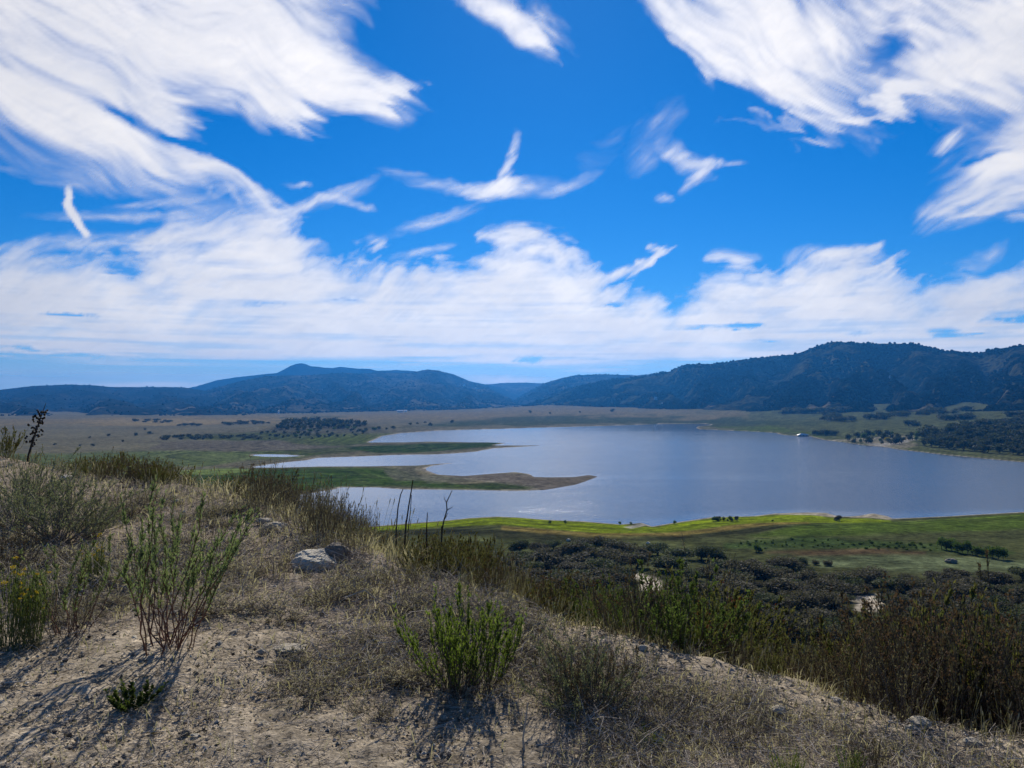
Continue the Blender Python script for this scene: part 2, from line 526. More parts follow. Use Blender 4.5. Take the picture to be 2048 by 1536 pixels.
def build_ground():
    D = np.concatenate([np.arange(-2.0, 1.5, 0.25), np.geomspace(1.5, 24, 215), np.geomspace(24.4, 345, 105),
                        (EYE * FPX) / np.arange(277.0, 42.0, -1.3), np.geomspace(2350, 13400, 50)])
    U = np.linspace(-0.86, 0.86, 760)
    Dg, Ug = np.meshgrid(D, U, indexing='ij')
    X, Y = (Ug * (Dg + 3.0)).ravel(), Dg.ravel()
    sd = np.full(X.shape, 1e4)
    m = (Y > 250) & (Y < 3000)
    sd[m] = np.minimum(poly_sdf(X[m], Y[m], LAKE), poly_sdf(X[m], Y[m], POND))
    Z = ground_z(X, Y, sd)
    # pebbly relief close by
    near = smooth(Y, 26, 12)
    Z = Z + near * (0.022 * fbm(X * 5, Y * 5, 3, 501) + 0.014 * fbm(X * 15, Y * 15, 2, 502) + 0.05 * fbm(X * 1.6, Y * 1.6, 2, 503))
    # ground cover
    n_b = fbm(X * 0.010, Y * 0.006, 5, 511)
    n_f = fbm(X * 0.05, Y * 0.03, 4, 512)
    colr = np.empty((len(X), 3))
    plain = np.array([0.130, 0.118, 0.074])[None] * (1 + 0.35 * n_b[:, None]) + np.array([0.015, 0.004, 0.0]) * n_f[:, None]
    olive = np.array([0.062, 0.068, 0.026])[None] * (1 + 0.6 * n_f[:, None])
    right = smooth(X / np.maximum(Y, 1), 0.18, 0.34) * smooth(Y, 600, 900)
    colr[:] = plain
    colr += right[:, None] * (olive * 1.25 - colr)
    nearland = smooth(Y, 470, 400)
    colr += nearland[:, None] * (olive - colr)
    scrub = smooth(Y, 300, 200)
    colr += scrub[:, None] * (np.array([0.045, 0.047, 0.022])[None] * (1 + 0.7 * n_f[:, None]) - colr)
    zm = (Y > 230) & (Y < 5000)
    # project the land back to picture units only to give the patches even soft edges
    cp, sp = math.cos(PITCH), math.sin(PITCH)
    for poly, c, soft, w in ZONES:
        wp = [land_at(px, py, 240, 5200)[:2] for px, py in poly]
        ys = [p[1] for p in wp]
        k = zm & (Y > min(ys) * 0.8) & (Y < max(ys) * 1.25)
        if not k.any():
            continue
        yy = Y[k]
        # distances measured with depth shortened as the eye sees it at that range
        f = lambda y: -EYE * FPX / np.maximum(y, 1.0)
        px_ = FPX * X[k] / yy
        pp = [(FPX * a / b, f(b)) for a, b in wp]
        wob = soft * 1.3 * fbm(X[k] * 0.02, yy * 0.012, 4, 521) + 6 * fbm(X[k] * 0.008, yy * 0.005, 2, 523)
        d = poly_sdf(px_ + 4 * wob, f(yy) + wob, pp)
        a = w * smooth(-d, -soft, soft) * (1 + 0.35 * fbm(X[k] * 0.06, yy * 0.04, 3, 522))
        a = np.clip(a, 0, 1)[:, None]
        colr[k] += a * (0.56 * np.array(c)[None] * (1 + 0.35 * n_f[k][:, None]) - colr[k])
    # old waterlines: bands of ranker and thinner growth parallel to the shore
    k = (Y > 250) & (Y < 1400) & (sd > 0) & (sd < 220)
    band = fbm(sd[k] * 0.16 + 0.5 * fbm(X[k] * 0.02, Y[k] * 0.02, 3, 571), X[k] * 0.005, 4, 572)
    colr[k] *= np.clip(1 + 0.9 * band * smooth(sd[k], 220, 120), 0.45, 1.7)[:, None]
    # pale wet sand along the waterline, wider on the bare spit ends
    k = (Y > 250) & (Y < 2600)
    nz = fbm(X[k] * 0.02, Y[k] * 0.02, 3, 531)
    wide = 2.2 + 3.0 * np.clip(nz, 0, 1) + 0.0016 * Y[k]
    tip = np.clip(smooth(poly_sdf(X[k], Y[k], [hit(*p) for p in [(840, 938), (990, 948), (1060, 950), (1100, 955), (1200, 948), (1200, 958), (1100, 985), (1060, 975), (990, 966), (900, 955)]]), 8, -8), 0, 1)
    a = smooth(sd[k] + 1.5 * nz, wide, wide * 0.4)
    a = np.maximum(a, tip * 0.9)[:, None]
    sand = np.where(tip[:, None] > 0.5, np.array([[0.135, 0.115, 0.090]]), np.array([[0.30, 0.265, 0.21]])) * (1 + 0.25 * nz[:, None])
    colr[k] += a * (sand - colr[k])
    # dirt tracks in the scrub below
    for tr in TRACKS:
        wp = [land_at(px, py, 60, 400)[:2] for px, py in tr]
        k = (Y > 90) & (Y < 330)
        d = np.full(k.sum(), 1e9)
        for (x0, y0), (x1, y1) in zip(wp[:-1], wp[1:]):
            ex, ey = x1 - x0, y1 - y0
            t = np.clip(((X[k] - x0) * ex + (Y[k] - y0) * ey) / (ex * ex + ey * ey), 0, 1)
            d = np.minimum(d, np.hypot(X[k] - x0 - t * ex, Y[k] - y0 - t * ey))
        a = smooth(d, 3.4, 2.2)[:, None]
        colr[k] += a * (np.array([[0.50, 0.43, 0.33]]) - colr[k])
    # the bank: sandy grit, litter-grey where dead grass mats it
    k = Y < 40
    s = edge_s(X[k], Y[k])
    grit = np.array([[0.37, 0.305, 0.22]]) * (1 + 0.45 * fbm(X[k] * 0.7, Y[k] * 0.7, 5, 541)[:, None] + 0.35 * fbm(X[k] * 3.3, Y[k] * 3.3, 3, 543)[:, None])
    mat = np.clip(mat_cover(X[k], Y[k]), 0, 1)
    grit += (0.8 * mat)[:, None] * (np.array([[0.245, 0.198, 0.152]]) - grit)
    soil = np.array([[0.16, 0.13, 0.085]])
    grit += smooth(s, 0.25, 1.2)[:, None] * (soil - grit)
    w = smooth(Y[k], 40, 25)[:, None]
    colr[k] += w * (grit - colr[k])
    colr = np.clip(colr, 0.01, 0.7)

    t = NT('ground')
    p = t.pos()
    c = t.attr('cover', True)
    nearf = t.attr('near')
    # speckle of tussocks and low scrub, at the scale each distance shows
    far1 = t.noise(p, 0.09, 5.0, 0.7)
    far2 = t.noise(p, 0.9, 4.0, 0.7)
    g1 = t.noise(p, 14.0, 5.0, 0.7)
    g2 = t.noise(p, 55.0, 3.0, 0.7)
    vor = t.voronoi(p, 42.0)
    far3 = t.noise(p, 0.28, 4.0, 0.75)
    farv = t.math('MULTIPLY', t.math('MULTIPLY', t.ramp(far1, 0.3, 0.7, 0.55, 1.45), t.ramp(far3, 0.32, 0.68, 0.45, 1.5)), t.ramp(far2, 0.3, 0.7, 0.65, 1.35))
    nearv = t.math('MULTIPLY', t.ramp(g1, 0.3, 0.7, 0.45, 1.45), t.ramp(g2, 0.3, 0.7, 0.60, 1.45))
    v = t.n('ShaderNodeMix', data_type='FLOAT')
    t.s(nearf, v.inputs[0]); t.s(farv, v.inputs[2]); t.s(nearv, v.inputs[3])
    mul = t.n('ShaderNodeVectorMath', operation='SCALE')
    t.s(c, mul.inputs[0]); t.s(v.outputs[0], mul.inputs['Scale'])
    cc = t.mix(t.math('MULTIPLY', nearf, t.ramp(vor, 0.16, 0.05, 0.0, 0.30), True), mul.outputs[0], (0.52, 0.47, 0.38))
    h = t.math('ADD', t.math('MULTIPLY', g1, 0.6), t.math('ADD', t.math('MULTIPLY', g2, 0.3), t.math('MULTIPLY', vor, -0.12)))
    nb = t.n('ShaderNodeBump')
    t.s(h, nb.inputs['Height'])
    t.s(t.math('MULTIPLY', nearf, 0.8), nb.inputs['Strength'])
    nb.inputs['Distance'].default_value = 0.03
    m_ = t.done(t.diffuse(cc, nb.outputs[0]))
    ob = make_obj('ground', np.stack([X, Y, Z], 1), grid_faces(*Dg.shape), m_, attrs={'cover': colr, 'near': near}, smooth_shade=True)
    tag(ob, 'valley floor and gritty roadside bank with grass marsh and scrub', kind='structure')
    return ob


def build_water():
    t = NT('lake_water')
    p = t.pos()
    ripple = t.noise(t.mapping(p, (0.5, 1.4, 1)), 0.9, 4.0, 0.6)
    chop = t.noise(t.mapping(p, (0.06, 0.22, 1)), 1.0, 5.0, 0.6)
    slick = t.noise(t.mapping(p, (0.0022, 0.011, 1), (0, 0, 0.12)), 1.0, 5.0, 0.55, 0.4)
    calm = t.ramp(slick, 0.48, 0.72, 1.0, 0.62)
    calm = t.math('MULTIPLY', calm, t.math('SUBTRACT', 1.0, t.attr('shelter')))
    b = t.n('ShaderNodeBump')
    t.s(t.math('ADD', t.math('MULTIPLY', ripple, 0.35), chop), b.inputs['Height'])
    t.s(t.math('MULTIPLY', calm, 1.0), b.inputs['Strength'])
    b.inputs['Distance'].default_value = 0.32
    x = t.n('ShaderNodeBsdfPrincipled')
    x.inputs['Base Color'].default_value = (0.08, 0.092, 0.11, 1)
    t.s(t.ramp(calm, 0, 1, 0.06, 0.13), x.inputs['Roughness'])
    x.inputs['IOR'].default_value = 1.33
    t.s(b.outputs[0], x.inputs['Normal'])
    m_ = t.done(x.outputs[0])
    xs, ys = np.linspace(-1400, 1700, 150), np.geomspace(240, 2500, 150)
    X, Y = np.meshgrid(xs, ys)
    X, Y = X.ravel(), Y.ravel()
    # the bays on the left lie in the lee: calmer water there and close to every shore
    sd = -poly_sdf(X, Y, LAKE)
    lee = 0.88 * smooth(X / Y + 0.06 * fbm(X / 300, Y / 300, 3, 801), 0.06, -0.22)
    lee = np.maximum(lee, 0.5 * smooth(sd, 22, 4))
    lee = np.maximum(lee, 0.75 * smooth(Y + 150 * fbm(X / 260, Y / 260, 3, 802), 1000, 1700))
    ob = make_obj('lake', np.stack([X, Y, 0 * X], 1), grid_faces(150, 150), m_, attrs={'shelter': lee}, smooth_shade=True)
    tag(ob, 'grey-blue lake water ruffled by wind', kind='structure')


# ------------------------------------------------------------------ clouds
# px, py, radius x, radius y, tilt (up to the right), weight : masses of cloud, as directions seen from the hillside
CLOUD_GROUPS = [
    # (masses, streak direction, streak stretch, threshold low, high, noise amount)
    ([(100, 20, 420, 200, -8, 1.1), (400, 60, 360, 170, -8, 1.2), (560, 130, 230, 100, -20, 1.1), (690, 160, 190, 66, -18, 1.0),
      (40, 165, 260, 90, -14, 0.7), (230, 190, 170, 70, -14, 0.7), (560, 215, 80, 46, 20, 0.8), (770, 205, 70, 46, 40, 0.8), (790, 180, 70, 22, 25, 0.7),
      (320, 225, 36, 46, -10, 0.7), (230, 268, 340, 30, -19, 1.0), (60, 215, 260, 50, -14, 0.8), (420, 330, 210, 20, -27, 0.6), (500, 368, 110, 12, -24, 0.5),
      (620, 20, 150, 130, -50, 0.8), (40, 300, 260, 50, -8, 0.40), (240, 330, 260, 54, -18, 0.42),
      (430, 235, 110, 40, -4, -0.5), (250, 236, 120, 18, -18, -0.9), (330, 262, 120, 16, -22, -0.7), (690, 235, 100, 36, 0, -0.6), (460, 290, 90, 26, -20, -0.5)],
     -26, 4.5, 0.06, 0.85, 0.55),
    ([(1460, 20, 240, 90, -34, 1.05), (1390, 75, 230, 40, -46, 0.85), (1560, 80, 200, 110, -25, 1.15), (1580, 185, 210, 34, -30, 1.0),
      (1740, 222, 170, 24, 16, 0.85), (1800, 10, 340, 80, 0, 0.95), (1960, 110, 200, 110, 0, 1.1), (1400, 140, 90, 14, -46, 0.55),
      (1880, 175, 220, 50, 22, 0.5), (2100, 60, 250, 190, 0, 1.1), (1650, 150, 200, 80, -10, 0.6), (1640, 238, 230, 11, -4, 0.5),
      (1740, 100, 130, 70, 10, -0.40), (1790, 60, 90, 40, 20, -0.25), (1370, 125, 46, 22, -40, -0.9), (1860, 215, 120, 26, 14, -0.5), (1480, 190, 80, 26, -30, -0.6)],
     -40, 3.6, 0.06, 0.95, 0.55),
    ([(1000, 12, 140, 36, -38, 0.85), (1080, 55, 80, 44, -20, 0.75), (960, -10, 110, 36, -32, 0.8)],
     -35, 2.6, 0.06, 1.0, 0.7),
    ([(2010, 320, 150, 52, 18, 0.8), (1960, 360, 130, 28, 26, 0.75), (2030, 400, 160, 40, 10, 0.6), (2060, 255, 120, 44, 36, 0.6),
      (2130, 340, 150, 120, 0, 0.9), (1910, 285, 60, 20, 16, 0.5), (1980, 430, 160, 11, -12, 0.4), (1960, 325, 60, 9, 12, -0.7)],
     20, 5.0, 0.06, 0.95, 0.75),
    ([(870, 367, 125, 20, -9, 0.85), (985, 375, 95, 24, 6, 0.75), (1022, 315, 16, 66, -10, 0.42), (1050, 372, 150, 24, 6, 0.45), (1140, 365, 85, 13, 22, 0.5),
      (1375, 320, 80, 30, -34, 0.62), (1395, 350, 55, 18, 44, 0.6), (1430, 328, 80, 10, -8, 0.45), (1325, 393, 34, 11, -8, 0.6),
      (645, 402, 120, 20, 16, 0.75), (690, 405, 60, 13, -16, 0.75), (600, 368, 40, 8, 0, 0.55), (870, 440, 150, 18, 18, 0.55),
      (1210, 290, 90, 40, 34, 0.26), (1320, 240, 80, 40, 34, 0.24), (1290, 310, 70, 40, 34, 0.24),
      (475, 392, 50, 10, -58, 0.6), (400, 355, 60, 12, -40, 0.45), (60, 350, 160, 10, -4, 0.42), (250, 432, 200, 14, 6, 0.5), (330, 402, 150, 12, 12, 0.5), (700, 380, 90, 10, 20, 0.4)],
     16, 3.4, 0.06, 1.0, 0.7),
    ([(137, 382, 9, 24, 6, 1.1), (138, 405, 10, 24, -8, 1.4), (148, 428, 10, 24, 24, 1.6), (160, 448, 9, 26, 34, 1.4), (174, 466, 8, 18, 50, 1.0)],
     -60, 1.5, 0.15, 1.5, 0.7),
    ([(470, 470, 160, 60, -20, 0.75), (545, 440, 130, 50, -34, 0.85), (400, 455, 150, 34, 20, 0.6), (250, 474, 220, 17, 8, 0.5), (120, 494, 180, 17, 6, 0.55),
      (1040, 478, 90, 30, -8, 0.95), (1110, 500, 110, 38, -32, 0.85), (1316, 500, 15, 30, -36, 1.2), (1292, 525, 44, 13, 44, 1.1), (1230, 545, 90, 15, 14, 0.9),
      (1462, 516, 40, 26, -20, 0.85), (1660, 506, 100, 25, -4, 0.9), (1730, 528, 90, 25, -20, 0.8), (1960, 523, 60, 22, 20, 0.7), (735, 488, 36, 24, 10, 0.75), (830, 512, 90, 15, 15, 0.65)],
     18, 2.8, 0.06, 1.0, 0.6),
]
TAU = [1.75, 1.6, 1.4, 1.6, 1.45, 1.9, 1.7]
BANK_TOP = [(-900, 520), (-300, 510), (0, 510), (150, 508), (300, 498), (420, 460), (520, 432), (585, 455), (620, 505), (700, 515), (820, 528), (930, 525),
            (1000, 485), (1060, 476), (1130, 500), (1190, 535), (1240, 560), (1290, 585), (1345, 605), (1400, 560), (1450, 532), (1520, 540), (1600, 520), (1670, 512),
            (1740, 530), (1790, 555), (1860, 570), (1930, 535), (1990, 528), (2048, 530), (2400, 530), (3000, 545)]
BANK_HOLES = [(245, 535, 60, 34, -20, 1.0), (510, 605, 100, 14, 2, 0.9), (650, 490, 60, 22, 5, 0.8), (945, 532, 60, 20, 12, 0.6),
              (145, 628, 50, 8, 0, 1.2), (1300, 580, 90, 20, 14, 0.6), (1420, 652, 110, 8, 0, 0.8), (1490, 651, 46, 9, 0, 1.2), (1895, 661, 55, 13, -8, 1.2),
              (2040, 630, 70, 20, 0, 1.1), (1525, 680, 40, 7, 0, 1.0), (90, 709, 280, 8, 0, 1.0), (30, 694, 140, 5, 0, 0.8), (1065, 716, 60, 8, 0, 1.0), (1225, 608, 60, 8, 0, 0.7),
              (680, 600, 90, 7, 0, 0.7), (1960, 668, 100, 6, 0, 0.7), (1720, 660, 60, 6, 0, 0.6), (330, 590, 160, 7, 3, 0.4), (930, 560, 160, 10, 8, 0.4)]
LOW_PUFFS = [(1010, 757, 110, 14, 0, 1.0), (1200, 738, 130, 10, 0, 0.7), (280, 768, 200, 10, 0, 0.7)]


def cloud_field(AZ, EL):
    """cover (0..1) and whiteness (0..1) of the cirrus for directions azimuth, elevation (radians)"""
    X, Y = (AZ * FPX).astype(np.float32), (EL * FPX).astype(np.float32)

    def warp(x, y, sc, amt, seed, o=2):
        return x + amt * fbm(x / sc, y / sc, o, seed), y + amt * fbm(x / sc, y / sc, o, seed + 50)

    def blobs(x, y, items):
        acc = np.zeros_like(x)
        for px, py, rx, ry, ang, w in items:
            a, e = sky_ae(px, py)
            dx, dy = x - np.float32(a * FPX), y - np.float32(e * FPX)
            c, s = math.cos(math.radians(ang)), math.sin(math.radians(ang))
            d = ((dx * c + dy * s) / rx) ** 2 + ((-dx * s + dy * c) / ry) ** 2
            acc = acc + w * np.clip(1 - np.sqrt(d), 0, 1)
        return acc

    def streak(x, y, ang, st, sc, seed, o=6):
        c, s = math.cos(math.radians(ang)), math.sin(math.radians(ang))
        return fbm((x * c + y * s) / (sc * st), (-x * s + y * c) / sc, o, seed, 0.55)

    X1, Y1 = warp(X, Y, 220, 60, 3)
    F1, F2 = warp(X, Y, 26, 14, 7, 3)              # fine curl of the fibres
    dens = np.zeros_like(X)
    for i, (items, ang, st, lo, hi, amp) in enumerate(CLOUD_GROUPS):
        k = 0.3 if i == 5 else 1.0
        ca, sa = math.cos(math.radians(ang)), math.sin(math.radians(ang))
        g1 = streak(X1, Y1, ang, st * 0.8, 46, 371 + i, 4)      # pull the edges out into fibres along the wind
        pull = k * (24 if i == 4 else 72) * g1
        x = X + k * 0.25 * (X1 - X) + k * 0.35 * (F1 - X) + pull * ca
        y = Y + k * 0.25 * (Y1 - Y) + k * 0.35 * (F2 - Y) + pull * sa
        B = blobs(x, y, items)
        n = streak(X1, Y1, ang, st * 1.3, 40, 71 + i, 5) + 0.36 * streak(X1, Y1, ang + 10, st * 2.2, 13, 171 + i, 4)
        t = np.maximum(B - lo + 0.8 * amp * n * np.clip(B * 2.0, 0, 1), 0)
        d = 1 - np.exp(-TAU[i] * t ** 1.35 * np.exp(1.55 * n))
        dens = 1 - (1 - dens) * (1 - d)
    # long bank above the hills
    ba = np.array([sky_ae(*p)[0] * FPX for p in BANK_TOP])
    be = np.array([sky_ae(*p)[1] * FPX for p in BANK_TOP])
    x, y = warp(X, Y, 90, 18, 211)
    gb = streak(X1, Y1, 32, 2.6, 36, 311, 4)
    x, y = x + 0.7 * (F1 - X) + 26 * gb, y + 0.7 * (F2 - Y) + 14 * gb
    depth = np.interp(x, ba, be).astype(np.float32) - y
    n1 = streak(X1, Y1, 14, 3.2, 40, 231, 5)
    nh = fbm(X / 420, Y / 16, 6, 241, 0.55)
    n2 = streak(F1, F2, 20, 5, 12, 251, 3)
    edge = 1 - np.exp(-3.4 * (np.maximum(depth + 40 * n1 + 14 * n2 + 8, 0) / 70) ** 1.3)
    low = smooth(Y, 60, 240)
    nd = streak(X1, Y1, 24, 4.5, 30, 291, 5)
    solid = smooth(1.0 + (0.6 * n1 + 0.55 * nd + 0.5 * nh) * low + (1 - low) * (1.8 * nh + 0.25 * nd), 0.35, 1.15)
    foot = smooth(Y + 22 * nh, 64, 88)
    hl = blobs(X + 30 * nh + 40 * nd, Y + 8 * n1 + 5 * n2 + 7 * nh, BANK_HOLES)
    bank = edge * (0.60 + 0.40 * solid) * foot * (1 - 0.95 * smooth(hl * (1 + 1.2 * nh + 0.8 * n2), 0.1, 1.0))
    dens = 1 - (1 - dens) * (1 - bank)
    pb = blobs(X, Y + 8 * n1, LOW_PUFFS)
    puff = smooth(pb * (1 + nh), 0.05, 0.9) * 0.8
    dens = 1 - (1 - dens) * (1 - puff)
    veil = 0.42 * smooth(Y, 105, 30) * (1 + 0.4 * nh)                # thin cloud veil added to pale the hazy skyline
    dens = 1 - (1 - dens) * (1 - veil)
    # same cirrus added out of view as white fill, kept open round the sun
    away = np.maximum(smooth(np.abs(AZ), 0.62, 0.85), smooth(EL, 0.50, 0.62))
    gen = smooth(streak(X1, Y1, -20, 2.5, 240, 271, 5), 0.0, 0.45)
    dens = 1 - (1 - dens) * (1 - gen * away * smooth(Y, 60, 150) * smooth(np.hypot(AZ - SUN_AZ, (EL - SUN_EL)), 0.18, 0.34))
    white = np.clip(0.60 + 0.9 * streak(X1, Y1, -15, 2.4, 110, 281, 5) + 0.35 * n2, 0, 1)  # soft cloud shading put into the colour as streaky noise
    return dens * 0.97, white



def grid_faces(nr, nc):
    i = np.arange(nr * nc, dtype=np.int32).reshape(nr, nc)
    return np.stack([i[:-1, :-1], i[:-1, 1:], i[1:, 1:], i[1:, :-1]], -1).reshape(-1, 4)


def build_clouds():
    R = 50000.0
    inner = np.arange(-0.60, 0.6001, 0.0021)
    az = np.concatenate([np.linspace(-math.pi, -1.0, 90), np.arange(-0.99, -0.60, 0.010), inner, np.arange(0.606, 1.0, 0.010), np.linspace(1.0, math.pi, 90)])
    el = np.concatenate([np.arange(0.012, 0.46, 0.0021), np.arange(0.466, 1.35, 0.014)])
    A, E = np.meshgrid(az, el)
    d, w = cloud_field(A, E)
    d = d * smooth(E, 1.34, 1.1)
    co = np.stack([R * np.cos(E) * np.sin(A), R * np.cos(E) * np.cos(A), R * np.sin(E)], -1).reshape(-1, 3)
    f = grid_faces(*A.shape)
    f = f[d.reshape(-1)[f].max(1) > 0.01]
    ob = make_obj('clouds', co, f, mat_cloud(), attrs={'cover': d.reshape(-1), 'white': w.reshape(-1)}, smooth_shade=True)
    tag(ob, 'streaky white cirrus clouds spread over the blue sky', 'cloud', kind='stuff')


# ------------------------------------------------------------------ hills
# ridge: (px, py, depth m), foot depth by px
HILLS = {
    'hills_far_left': dict(label='low blue forested range along the left end of the valley',
        ridge=[(-1200, 760, 6000), (-600, 772, 6000), (-250, 786, 6000), (0, 779.5, 6000), (68, 771.6, 6000), (137, 769, 6000), (188, 770.6, 6000), (222, 774, 6000), (273, 774, 6000), (342, 774, 6000), (369, 775, 6000),
               (420, 783, 6000), (480, 797, 5800), (560, 815, 5600), (640, 832, 5400)],
        foot=[(-1200, 2700), (640, 2900)], tone=0),
    'hills_peak': dict(label='far blue ridge with a single rounded peak',
        ridge=[(240, 800, 8400), (330, 786, 8400), (393, 772.6, 8400), (437, 759.6, 8400), (478, 753.8, 8400), (533, 747.7, 8400), (554, 746, 8400), (567, 739, 8400), (581, 732, 8400), (592, 727.5, 8400), (602, 726.2, 8400), (612, 728, 8400),
               (619, 732, 8400), (632, 733, 8400), (647, 735, 8400), (666, 736, 8400), (681, 733.5, 8400), (712, 737, 8400), (739, 737.6, 8400), (756, 741.7, 8400), (790, 740, 8400), (825, 741.7, 8400), (900, 754, 8400),
               (1000, 775, 8400), (1080, 800, 8400)],
        foot=[(240, 6600), (1080, 6600)], tone=0),
    'hills_middle': dict(label='broad blue mountain with pale clearings behind the plain',
        ridge=[(300, 822, 6000), (350, 806, 6000), (393, 787, 6200), (427, 777, 6200), (478, 763, 6200), (533, 752, 6200), (564, 751, 6200), (620, 750.5, 6200), (650, 748, 6200), (688, 745.5, 6200), (722, 748, 6200), (756, 758, 6200), (790, 768, 6100),
               (825, 779, 6000), (849, 792, 5800), (866, 802.5, 5600), (900, 815, 5400), (950, 828, 5200)],
        foot=[(300, 3000), (500, 3150), (700, 3450), (950, 3900)], tone=1),
    'hills_shoulder': dict(label='steep blue shoulder falling to the gap in the mountains',
        ridge=[(660, 765, 6900), (720, 748, 6900), (756, 744, 6900), (801, 746, 6900), (828, 744, 6900), (855, 738.6, 6900), (879, 741.5, 6900), (910, 749.6, 7500), (937, 761.5, 7400), (958, 770, 7300), (975, 773.5, 7200), (1006, 790.6, 6600), (1023, 799, 6200), (1042, 812, 5600), (1060, 824, 5200)],
        foot=[(660, 3500), (950, 3920), (1060, 4250)], tone=1),
    'hills_gap': dict(label='pale distant hill seen through the mountain gap',
        ridge=[(860, 790, 9200), (930, 776, 9200), (968, 769, 9200), (1013, 765.6, 9200), (1047, 765, 9200), (1084, 766.6, 9200), (1130, 770, 9200), (1200, 780, 9200), (1300, 800, 9200)],
        foot=[(860, 7000), (1300, 7000)], tone=2),
    'hills_right_back': dict(label='blue ridge behind the near wooded range',
        ridge=[(1005, 813, 6600), (1025, 802, 6800), (1047, 789, 7000), (1068, 777, 7000), (1090, 766, 7000), (1120, 757, 7000), (1150, 750.5, 7000), (1208, 748.5, 7000), (1273, 750.7, 7000), (1301, 748, 7000), (1340, 746, 7000), (1400, 752, 7000), (1500, 780, 7000)],
        foot=[(1005, 4600), (1500, 4700)], tone=1),
    'hills_right': dict(label='dark wooded range rising along the right side of the lake',
        ridge=[(1046, 817, 4700), (1060, 809, 4900), (1076, 801, 5100), (1109, 787.6, 5100), (1150, 774, 5000), (1219, 760, 4800), (1273, 753.5, 4600), (1301, 750, 4500), (1322, 744.5, 4450), (1339, 743, 4400), (1369, 730, 4300), (1424, 727.5, 4150),
               (1450, 725.5, 4100), (1478, 720, 4050), (1552, 712, 3900), (1590, 708.5, 3800), (1625, 696, 3750), (1650, 687, 3700), (1669, 683, 3650), (1698, 685, 3600), (1742, 687, 3550), (1786, 687, 3500), (1830, 687.5, 3400), (1859, 694, 3350), (1888, 701.5, 3300),
               (1932, 705.5, 3200), (1961, 705.5, 3150), (1990, 698.5, 3100), (2048, 689.5, 3000), (2200, 672, 2900), (2500, 680, 2700), (2900, 690, 2600), (3400, 690, 2500)],
        foot=[(1046, 4150), (1100, 4100), (1300, 3150), (1500, 2560), (1700, 2160), (2048, 1760), (2700, 1560), (3400, 1450)], tone=3),
}
TONES = [((0.016, 0.020, 0.012), (0.045, 0.042, 0.026)), ((0.014, 0.018, 0.010), (0.14, 0.12, 0.07)), ((0.06, 0.055, 0.04), (0.18, 0.15, 0.10)), ((0.007, 0.011, 0.005), (0.12, 0.11, 0.045))]  # right range: second tone also paints sunlit patches into the colour
HILL_SURF = {}


def hill_surface(name):
    h = HILLS[name]
    R = np.array(h['ridge'])
    F = np.array(h['foot'])
    px = np.arange(R[0, 0], R[-1, 0] + 1, 5.0 if name == 'hills_right' else 8.0 if name == 'hills_far_left' else 4.0)
    py = np.interp(px, R[:, 0], R[:, 1])
    D = np.interp(px, R[:, 0], R[:, 2])
    py = py + 0.9 * fbm(px / 14, px * 0, 3, 600)
    fd = np.interp(px, F[:, 0], F[:, 1])
    u, v = (px - CX) / FPX, (CY - py) / FPX
    cp, sp = math.cos(PITCH), math.sin(PITCH)
    a, b = u / (cp - v * sp), (sp + v * cp) / (cp - v * sp)
    zr = EYE + b * D
    xf, yf = a * fd, fd
    zf = ground_z(xf, yf) - 3.0
    t = np.concatenate([np.linspace(0, 1, 90), 1 + np.linspace(0.04, 0.8, 14)])
    T, _ = np.meshgrid(t, px, indexing='ij')
    Yg = fd[None] + (D - fd)[None] * T
    Xg = a[None] * Yg
    H = np.maximum(zr - zf, 2)[None]
    prof = np.where(T <= 1, T ** 0.95, 1 - ((T - 1) * 1.2) ** 1.2)
    Z = zf[None] + H * prof
    # spurs and gullies running down to the valley
    along = px[None] / 1600.0 * 4200
    q = fbm(along / 480 + 0.25 * fbm(Xg / 900, Yg / 900, 2, 611), T * 1.1, 4, 612)
    ridged = 1 - np.abs(2 * q)
    q2 = fbm(along / 210, T * 2.5, 4, 613)
    w = np.clip(np.sin(np.clip(T, 0, 1) * math.pi), 0, 1) ** 0.8
    Z = Z - w * H * (0.52 * (1 - ridged) + 0.20 * q2 + 0.05)
    Z = Z + w * 6 * fbm(Xg / 90, Yg / 90, 3, 614)
    return Xg, Yg, Z, T, px


def build_hills():
    for name, h in HILLS.items():
        X, Y, Z, T, px = hill_surface(name)
        HILL_SURF[name] = (X, Y, Z, T, px)
        c1, c2 = TONES[h['tone']]
        t = NT('chaparral_' + str(h['tone']))
        p = t.pos()
        big = t.noise(p, 0.0032, 6.0, 0.62)
        sm = t.noise(p, 0.035, 4.0, 0.7)
        dots = t.voronoi(p, 0.055)
        f = t.ramp(big, 0.48, 0.72)
        c1 = tuple(x * 0.7 for x in c1)
        c = t.mix(f, c1, c2)
        c = t.mix(t.ramp(sm, 0.52, 0.70, 0.0, 0.7), c, c2)
        c = t.mix(t.ramp(dots, 0.55, 0.25, 0.0, 0.85), c, tuple(x * 0.55 for x in c1))
        clear = t.math('MULTIPLY', t.ramp(t.noise(p, 0.006, 3.0, 0.6), 0.62, 0.66), t.attr('clearing'))
        c = t.mix(clear, c, (0.14, 0.12, 0.08))
        hgt = t.math('ADD', t.math('MULTIPLY', dots, -1.0), sm)
        m_ = t.done(t.diffuse(c, t.bump(hgt, 0.9, 9.0)))
        clr = smooth(T, 0.55, 0.1) * smooth(T, -0.02, 0.04)
        ob = make_obj(name, np.stack([X, Y, Z], -1).reshape(-1, 3), grid_faces(*X.shape), m_, attrs={'clearing': clr.ravel()}, smooth_shade=True)
        tag(ob, h['label'], kind='structure')


ICO_V = None


